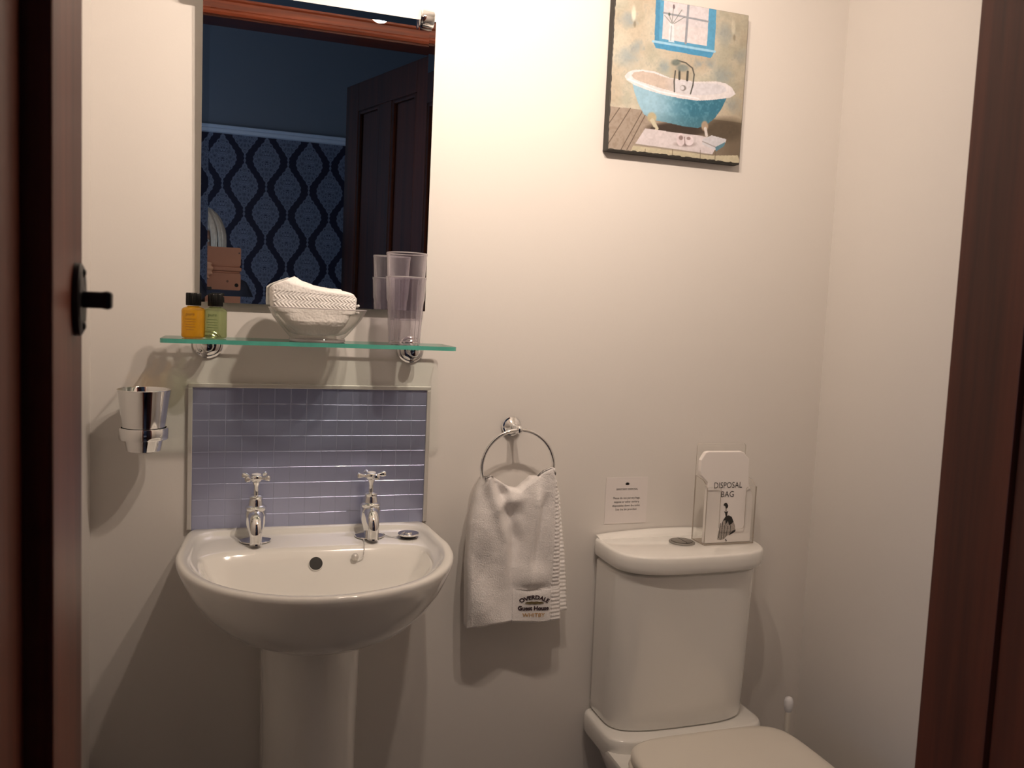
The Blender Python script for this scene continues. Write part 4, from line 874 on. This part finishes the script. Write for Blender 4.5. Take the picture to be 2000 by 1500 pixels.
# ------------------------------------------------------------------ small notice stuck on wall
t = thing('wall_notice', P(.775, 0, -.375), 'small square paper notice taped to wall above left of cistern', 'notice')
b = MB(); b.box(.726, .821, -.0012, -.0002, H - .424, H - .3275); b.obj('paper', plain('notice_paper', (.76, .715, .70), .45, bump=(200, .03, .0003)), t)
for z_, s_, tx in ((-.3540, .0060, 'SANITARY DISPOSAL'), (-.3725, .0064, 'Please do not put any bags,'), (-.3805, .0064, 'nappies or other sanitary'), (-.3885, .0064, 'disposables down the toilet.'), (-.3965, .0064, 'Use the bin provided.')):
    text(tx, s_, P(.774, .0015, z_), (1, 0, 0), (0, 0, 1), M['ink'], t, sx=.88)
b = MB()
for a, l in ((-1.0, .0062), (-.5, .0066), (0, .0068), (.5, .0066), (1.0, .0062)):
    dx, dz = math.sin(a) * l, math.cos(a) * l; px_, pz_ = math.cos(a) * .0016, -math.sin(a) * .0016
    b.add([P(.774, .0015, -.3435), P(.774 + dx * .5 + px_, .0015, -.3435 + dz * .5 + pz_), P(.774 + dx, .0015, -.3435 + dz), P(.774 + dx * .5 - px_, .0015, -.3435 + dz * .5 - pz_)], [(0, 1, 2, 3)])
b.obj('lotus_emblem', M['ink'], t, recalc=False)

# ------------------------------------------------------------------ photographer, seen at the edge of the mirror
SKIN = plain('skin', (.50, .30, .22), .5, bump=(200, .08, .0004)); BLOUSE = plain('dark_knit_top', (.03, .035, .06), .9, bump=(300, .5, .001)); JEANS = plain('dark_denim', (.03, .045, .09), .85, bump=(500, .4, .0006)); HAIR = plain('ash_blonde_hair', (.62, .62, .60), .45, bump=(260, .5, .001), vary=.25, vscale=70)
def skin_obj(name, nodes, edges, m, parent, sub=2):
    """nodes: {key: (pos, radius)}; edges: list of key pairs; first key is the root"""
    keys = list(nodes); o0 = wpos(parent)
    me = bpy.data.meshes.new(name); me.from_pydata([tuple(Vector(nodes[k][0]) - o0) for k in keys], [(keys.index(a), keys.index(b_)) for a, b_ in edges], [])
    o = bpy.data.objects.new(name, me); COL.objects.link(o); o.parent = parent; me.materials.append(m)
    sk = o.modifiers.new('skin', 'SKIN'); sk.use_smooth_shade = True
    for i, k in enumerate(keys):
        r = nodes[k][1]; r = r if isinstance(r, tuple) else (r, r); me.skin_vertices[0].data[i].radius = r
    me.skin_vertices[0].data[0].use_root = True
    s = o.modifiers.new('subsurf', 'SUBSURF'); s.levels = sub; s.render_levels = sub
    return o
def bake(o):
    dg = bpy.context.evaluated_depsgraph_get(); me = bpy.data.meshes.new_from_object(o.evaluated_get(dg)); o.modifiers.clear(); o.data = me
    for p in me.polygons: p.use_smooth = True
    return o
def person():
    bx, by = -.135, -1.93
    t = thing('person', (bx, by, 0), 'person with ash blonde hair and dark top holding phone, reflected in mirror', 'person')
    k = 1.50 / 1.60
    def q(x, y, z): return (bx + x * k, by + y * k, z * k)
    N = {'pelvis': (q(0, 0, .93), (.135 * k, .095 * k)), 'waist': (q(0, .01, 1.06), (.115 * k, .085 * k)), 'chest': (q(0, .0, 1.22), (.14 * k, .095 * k)), 'neck0': (q(0, .01, 1.33), (.065 * k, .06 * k)), 'neck1': (q(0, .03, 1.40), .048 * k), 'head0': (q(0, .045, 1.46), .055 * k)}
    E = [('pelvis', 'waist'), ('waist', 'chest'), ('chest', 'neck0'), ('neck0', 'neck1'), ('neck1', 'head0')]
    hold = Vector((-.105, -1.578, H + .052))           # where the raised hand grips the phone case
    for s, n in ((-1, 'l'), (1, 'r')):
        N['sh' + n] = (q(s * .155, 0, 1.285), .048 * k); E.append(('chest', 'sh' + n))
        N['hip' + n] = (q(s * .085, 0, .87), .082 * k); N['kn' + n] = (q(s * .09, .02, .46), .052 * k); N['an' + n] = (q(s * .095, -.01, .08), .036 * k); N['to' + n] = (q(s * .105, .13, .025), .028 * k)
        E += [('pelvis', 'hip' + n), ('hip' + n, 'kn' + n), ('kn' + n, 'an' + n), ('an' + n, 'to' + n)]
    N['ell'] = ((bx - .225, by + .13, 1.02), .036); N['wrl'] = ((hold.x - .042, hold.y - .050, hold.z - .055), .025); N['hal'] = ((hold.x - .022, hold.y - .014, hold.z - .008), (.030, .014))
    N['elr'] = ((bx + .215, by - .02, 1.0), .036); N['wrr'] = ((bx + .20, by + .10, .80), .024); N['har'] = ((bx + .195, by + .13, .735), (.030, .014))
    for n in 'lr': E += [('sh' + n, 'el' + n), ('el' + n, 'wr' + n), ('wr' + n, 'ha' + n)]
    body = bake(skin_obj('body', N, E, SKIN, t)); o0 = wpos(t)
    bm = bmesh.new(); bm.from_mesh(body.data)
    # head: lathe-like ovoid with brow, nose, lips, chin, ears
    hc = Vector(q(0, .05, 1.485)); hr = (.072 * k, .092 * k, .112 * k); nu, nv_ = 40, 40; rows = []
    for j in range(nv_ + 1):
        th_ = math.pi * j / nv_; row = []
        for i in range(nu):
            a = 2 * math.pi * i / nu; d = Vector((math.cos(a) * math.sin(th_), math.sin(a) * math.sin(th_), -math.cos(th_)))
            r = 1.0
            if d.z < 0: r *= 1 - .13 * (-d.z) * (1 if d.y < .3 else .7)
            p = Vector((d.x * hr[0] * (1 - .22 * max(0, -d.z)), d.y * hr[1], d.z * hr[2])) * r
            f = max(0, d.y)
            p.y += (.020 * math.exp(-(p.x / .010) ** 2 - ((p.z + .018) / .020) ** 2) + .006 * math.exp(-(p.x / .022) ** 2 - ((p.z + .052) / .008) ** 2) + .005 * math.exp(-(p.x / .035) ** 2 - ((p.z - .016) / .008) ** 2) + .007 * math.exp(-(p.x / .02) ** 2 - ((p.z + .085) / .014) ** 2)) * (1 if f > .3 else 0)
            for sx in (-1, 1): p.y -= .008 * math.exp(-((p.x - sx * .029) / .014) ** 2 - ((p.z - .002) / .009) ** 2) * (1 if f > .3 else 0)
            row.append(bm.verts.new(hc + p - o0))
        rows.append(row)
    for j in range(nv_):
        for i in range(nu):
            try: bm.faces.new((rows[j][i], rows[j][(i + 1) % nu], rows[j + 1][(i + 1) % nu], rows[j + 1][i]))
            except ValueError: pass
    for sx in (-1, 1):
        bmesh.ops.create_uvsphere(bm, u_segments=12, v_segments=8, radius=1, matrix=Matrix.Translation(hc - o0 + Vector((sx * .070 * k, -.006, -.006))) @ Matrix.Diagonal((.008, .016, .028, 1)))
    bm.to_mesh(body.data); bm.free()
    # five fingers per hand, as short chains rooted in the palm
    parts = []
    pr_ = Vector((.90, .0, .10)).normalized(); sp = Vector((0, 0, 1))
    ph = Vector(N['hal'][0])
    for f_, (dz, L_, r_) in enumerate(((.026, .060, .0080), (.010, .068, .0082), (-.007, .063, .0078), (-.022, .050, .0070))):
        a0 = ph + Vector((-.004, .006, dz * .7)); b0 = a0 + Vector((.010, .030, dz * .3)); c0 = b0 + Vector((.024, .008, 0)) * (L_ / .065); d0 = c0 + Vector((.022, -.003, -.001)) * (L_ / .065)
        nd = {'a': (a0, r_ * 1.1), 'b': (b0, r_), 'c': (c0, r_ * .92), 'd': (d0, r_ * .78)}; parts.append(bake(skin_obj('tmp', nd, [('a', 'b'), ('b', 'c'), ('c', 'd')], SKIN, t)))
    nd = {'a': (ph + Vector((.0, -.008, -.010)), .011), 'b': (ph + Vector((.020, -.022, .012)), .0095), 'c': (ph + Vector((.045, -.018, .022)), .0078)}; parts.append(bake(skin_obj('tmp', nd, [('a', 'b'), ('b', 'c')], SKIN, t)))
    pr2 = Vector(N['har'][0])
    for dx, L_ in ((-.022, .055), (-.008, .062), (.007, .058), (.020, .046)):
        nd = {'a': (pr2 + Vector((dx * .7, 0, -.01)), .0088), 'b': (pr2 + Vector((dx, .008, -.045)), .0080), 'c': (pr2 + Vector((dx, .004, -.045 - L_ * .45)), .0074), 'd': (pr2 + Vector((dx, -.008, -.045 - L_ * .85)), .0062)}
        parts.append(bake(skin_obj('tmp', nd, [('a', 'b'), ('b', 'c'), ('c', 'd')], SKIN, t)))
    nd = {'a': (pr2 + Vector((-.015, .006, .0)), .010), 'b': (pr2 + Vector((-.032, .018, -.028)), .0088), 'c': (pr2 + Vector((-.034, .022, -.055)), .0074)}; parts.append(bake(skin_obj('tmp', nd, [('a', 'b'), ('b', 'c')], SKIN, t)))
    bm = bmesh.new(); bm.from_mesh(body.data)
    for p_ in parts: bm.from_mesh(p_.data); bpy.data.objects.remove(p_)
    bm.to_mesh(body.data); bm.free()
    rm = body.modifiers.new('remesh', 'REMESH'); rm.mode = 'VOXEL'; rm.voxel_size = .0045; rm.use_smooth_shade = True
    sm = body.modifiers.new('smooth', 'SMOOTH'); sm.iterations = 2; sm.factor = .4
    for sx in (-1, 1):
        b = MB(); b.ball(hc + Vector((sx * .029, .0735, .002)), (.0095, .0085, .0060), 16); b.obj('eye', plain('eye_white', (.7, .7, .7), .2, bump=(50, .01, .0001)), t, smooth=True)
        b = MB(); b.ball(hc + Vector((sx * .029, .0795, .0015)), (.0046, .0034, .0046), 12); b.obj('iris', plain('iris', (.05, .08, .1), .1, bump=(50, .01, .0001)), t, smooth=True)
    # hair: cap with strands falling to the jaw
    b = MB()
    rings = []
    for j in range(15):
        th_ = math.pi * .60 * j / 14 + .001; ring = []
        for i in range(48):
            a = 2 * math.pi * i / 48; fr_ = math.sin(a)
            tt = th_ * (1 if fr_ < .2 else 1 - .42 * (fr_ - .2) / .8)
            d = Vector((math.cos(a) * math.sin(tt), math.sin(a) * math.sin(tt), math.cos(tt))); w_ = 1 + .03 * math.sin(a * 19 + j * .3)
            ring.append(hc + Vector((d.x * .088 * w_, d.y * .104 * w_ - .004, d.z * .124 * w_)))
        rings.append(ring)
    b.loft(rings, True, False); o = b.obj('hair', HAIR, t, smooth=True); sd = o.modifiers.new('solid', 'SOLIDIFY'); sd.thickness = .012; sd.offset = -1
    b = MB(); rr = random.Random(3)
    for i in range(150):
        a = rr.uniform(math.radians(-205), math.radians(25)) if i < 110 else rr.choice([rr.uniform(math.radians(25), math.radians(62)), rr.uniform(math.radians(118), math.radians(155))])
        tt0 = rr.uniform(.15, .5); pts = []
        for s in range(8):
            f = s / 7; tt = tt0 + (1.75 - tt0) * f
            if tt < math.pi / 2: p = Vector((math.cos(a) * math.sin(tt) * .092, math.sin(a) * math.sin(tt) * .108 - .004, math.cos(tt) * .128))
            else: p = Vector((math.cos(a) * .092, math.sin(a) * .108 - .004, 0)) + Vector((0, 0, -(tt - math.pi / 2) * .40))
            pts.append(hc + p * (1 + .02 * math.sin(f * 5 + i)))
        b.tube(pts, [.0045, .006, .0065, .006, .0055, .005, .004, .0015], 6)
    o = b.obj('hair_strands', HAIR, t, smooth=True); o['kind'] = 'stuff'
    # clothing as its own skins, a little larger than the body
    def sub(ks, g): return {a: (N[a][0], tuple(v + g for v in (N[a][1] if isinstance(N[a][1], tuple) else (N[a][1],) * 2))) for a in ks}
    C = sub(['chest', 'waist', 'pelvis', 'shl', 'shr', 'ell', 'elr', 'neck0'], .018); C['cufl'] = (Vector(N['ell'][0]).lerp(Vector(N['wrl'][0]), .85), .034); C['cufr'] = (Vector(N['elr'][0]).lerp(Vector(N['wrr'][0]), .85), .034)
    bake(skin_obj('knitted_top', C, [('chest', 'waist'), ('chest', 'neck0'), ('waist', 'pelvis'), ('chest', 'shl'), ('chest', 'shr'), ('shl', 'ell'), ('shr', 'elr'), ('ell', 'cufl'), ('elr', 'cufr')], BLOUSE, t))
    C = sub(['pelvis', 'hipl', 'hipr', 'knl', 'knr', 'anl', 'anr'], .013)
    C['pelvis'] = (Vector(N['pelvis'][0]) - Vector((0, 0, .05)), (.13, .10))
    bake(skin_obj('trousers', C, [('pelvis', 'hipl'), ('pelvis', 'hipr'), ('hipl', 'knl'), ('hipr', 'knr'), ('knl', 'anl'), ('knr', 'anr')], JEANS, t))
    for n in 'lr':
        a_, t_ = Vector(N['an' + n][0]), Vector(N['to' + n][0]); hl = Vector((a_.x, a_.y - .045, .042))
        o = skin_obj('shoe', {'a': (hl, (.040, .038)), 'b': (Vector((a_.x, a_.y + .06, .040)), (.040, .036)), 'c': (Vector((t_.x, t_.y, .036)), (.038, .030))}, [('a', 'b'), ('b', 'c')], M['black_plastic'], t); bake(o)
person()
# phone in an open wallet case
CASE = plain('rose_tan_leather', (.40, .20, .14), .5, bump=(350, .15, .0005), vary=.08, vscale=25)
px0, px1, yc = -.128, .0135, -1.557
t = thing('phone_case', (-.058, yc, H - .020), 'smartphone in open tan leather wallet case held up, reflected in mirror', 'phone')
def rrect(x0, x1, z0, z1, r, y): 
    out = []
    for cx, cz, a0 in ((x1 - r, z1 - r, 0), (x0 + r, z1 - r, 90), (x0 + r, z0 + r, 180), (x1 - r, z0 + r, 270)):
        for k in range(6): a = math.radians(a0 + 18 * k); out.append((cx + r * math.cos(a), y, cz + r * math.sin(a)))
    return out
b = MB(); b.loft([rrect(px0, px1, H - .018, H + .040, .006, yc - .010), rrect(px0, px1, H - .018, H + .040, .006, yc)]); b.obj('back_cover', CASE, t, bevel=.001)
b = MB(); b.loft([rrect(px0, px1, H + .066, H + .128, .006, yc - .006), rrect(px0, px1, H + .066, H + .128, .006, yc)]); b.obj('open_flap', CASE, t, bevel=.001)
b = MB()
for k in range(5): b.tube([(px0, yc - .003, H + .043 + k * .0053), (px1 - .003, yc - .003, H + .043 + k * .0053)], .0032, 8)
b.obj('spine', CASE, t, smooth=True)
b = MB(); b.box(px0 + .02, px1 + .002, yc - .001, yc + .003, H + .048, H + .060); b.obj('strap', CASE, t, bevel=.001)
b = MB(); b.lathe([(.0065, 0), (.0065, .0012), (.005, .0018), (.003, .001)], (.0, yc, H), (0, 1, 0), 24); b.obj('lens_surround', M['black_plastic'], t, smooth=35)
b = MB(); b.lathe([(.0030, 0), (.0030, .0005)], (px1 - .006, yc, H + .110), (0, 1, 0), 16); b.obj('flap_stud', M['chrome'], t)
b = MB(); b.lathe([(.0042, 0), (.0040, .0004)], (-.030, yc, H + .012), (0, 1, 0), 8); b.obj('embossed_mark', plain('debossed_leather', (.16, .08, .06), .6, bump=(200, .1, .0003)), t)
b = MB(); b.loft([rrect(px0 + .003, px1 - .003, H - .016, H + .038, .006, yc - .017), rrect(px0 + .003, px1 - .003, H - .016, H + .038, .006, yc - .010)]); b.obj('phone_body', M['black_plastic'], t, bevel=.001)
b = MB(); b.loft([rrect(px0 + .014, px1 - .014, H - .012, H + .034, .003, yc - .0174), rrect(px0 + .014, px1 - .014, H - .012, H + .034, .003, yc - .0168)]); b.obj('lit_screen', plain('phone_screen_glow', (.05, .05, .05), .2, emis=(.62, .82, 1.0), estr=7, bump=(50, .01, .0001)), t)
# unseen bed by the papered wall, put in to lend the tiles sheen
t = thing('bed', (.5, -2.9, 0), 'bed with pale cover in bedroom behind, unseen, inferred from sheen in tiles', 'bed')
b = MB(); b.box(-.5, 1.5, -3.38, -2.45, .12, .42); b.obj('bed_base', JEANS, t, bevel=.02)
b = MB(); b.box(-.5, 1.5, -3.38, -2.45, .42, .66); b.obj('mattress', M['rail'], t, bevel=.05, seg=4)
b = MB(); nx, ny = 60, 30; V = []
for i in range(nx + 1):
    for j in range(ny + 1):
        x = -.54 + 2.08 * i / nx; y = -3.37 + .97 * j / ny; e = min(1, min(i, nx - i) / 3, (ny - j) / 3)
        V.append((x, y, .67 + .05 * e + .015 * noise.noise(Vector((x * 5, y * 5, 1))) - (.18 if min(i, nx - i) == 0 or j == ny else 0)))
b.add(V, [(i * (ny + 1) + j, (i + 1) * (ny + 1) + j, (i + 1) * (ny + 1) + j + 1, i * (ny + 1) + j + 1) for i in range(nx) for j in range(ny)]); b.obj('duvet', M['rail'], t, smooth=True)
for x in (-.46, 1.46):
    for y in (-3.34, -2.49):
        b = MB(); b.lathe([(.025, 0), (.03, .12)], (x, y, 0), n=16); b.obj('leg', M['wood_door'], t, smooth=40)
b = MB(); b.loft([[(px_ * .28 + 1.2, py_ * .20 - 2.9, .745 + h_) for px_, py_ in [(sgnpow(math.cos(a), .6) * s_, sgnpow(math.sin(a), .6) * s_) for a in [2 * math.pi * q / 32 for q in range(32)]]] for h_, s_ in ((0, .7), (.02, .95), (.05, 1), (.09, .9), (.12, .6), (.13, .3))]); b.obj('pillow', M['rail'], t, smooth=True)
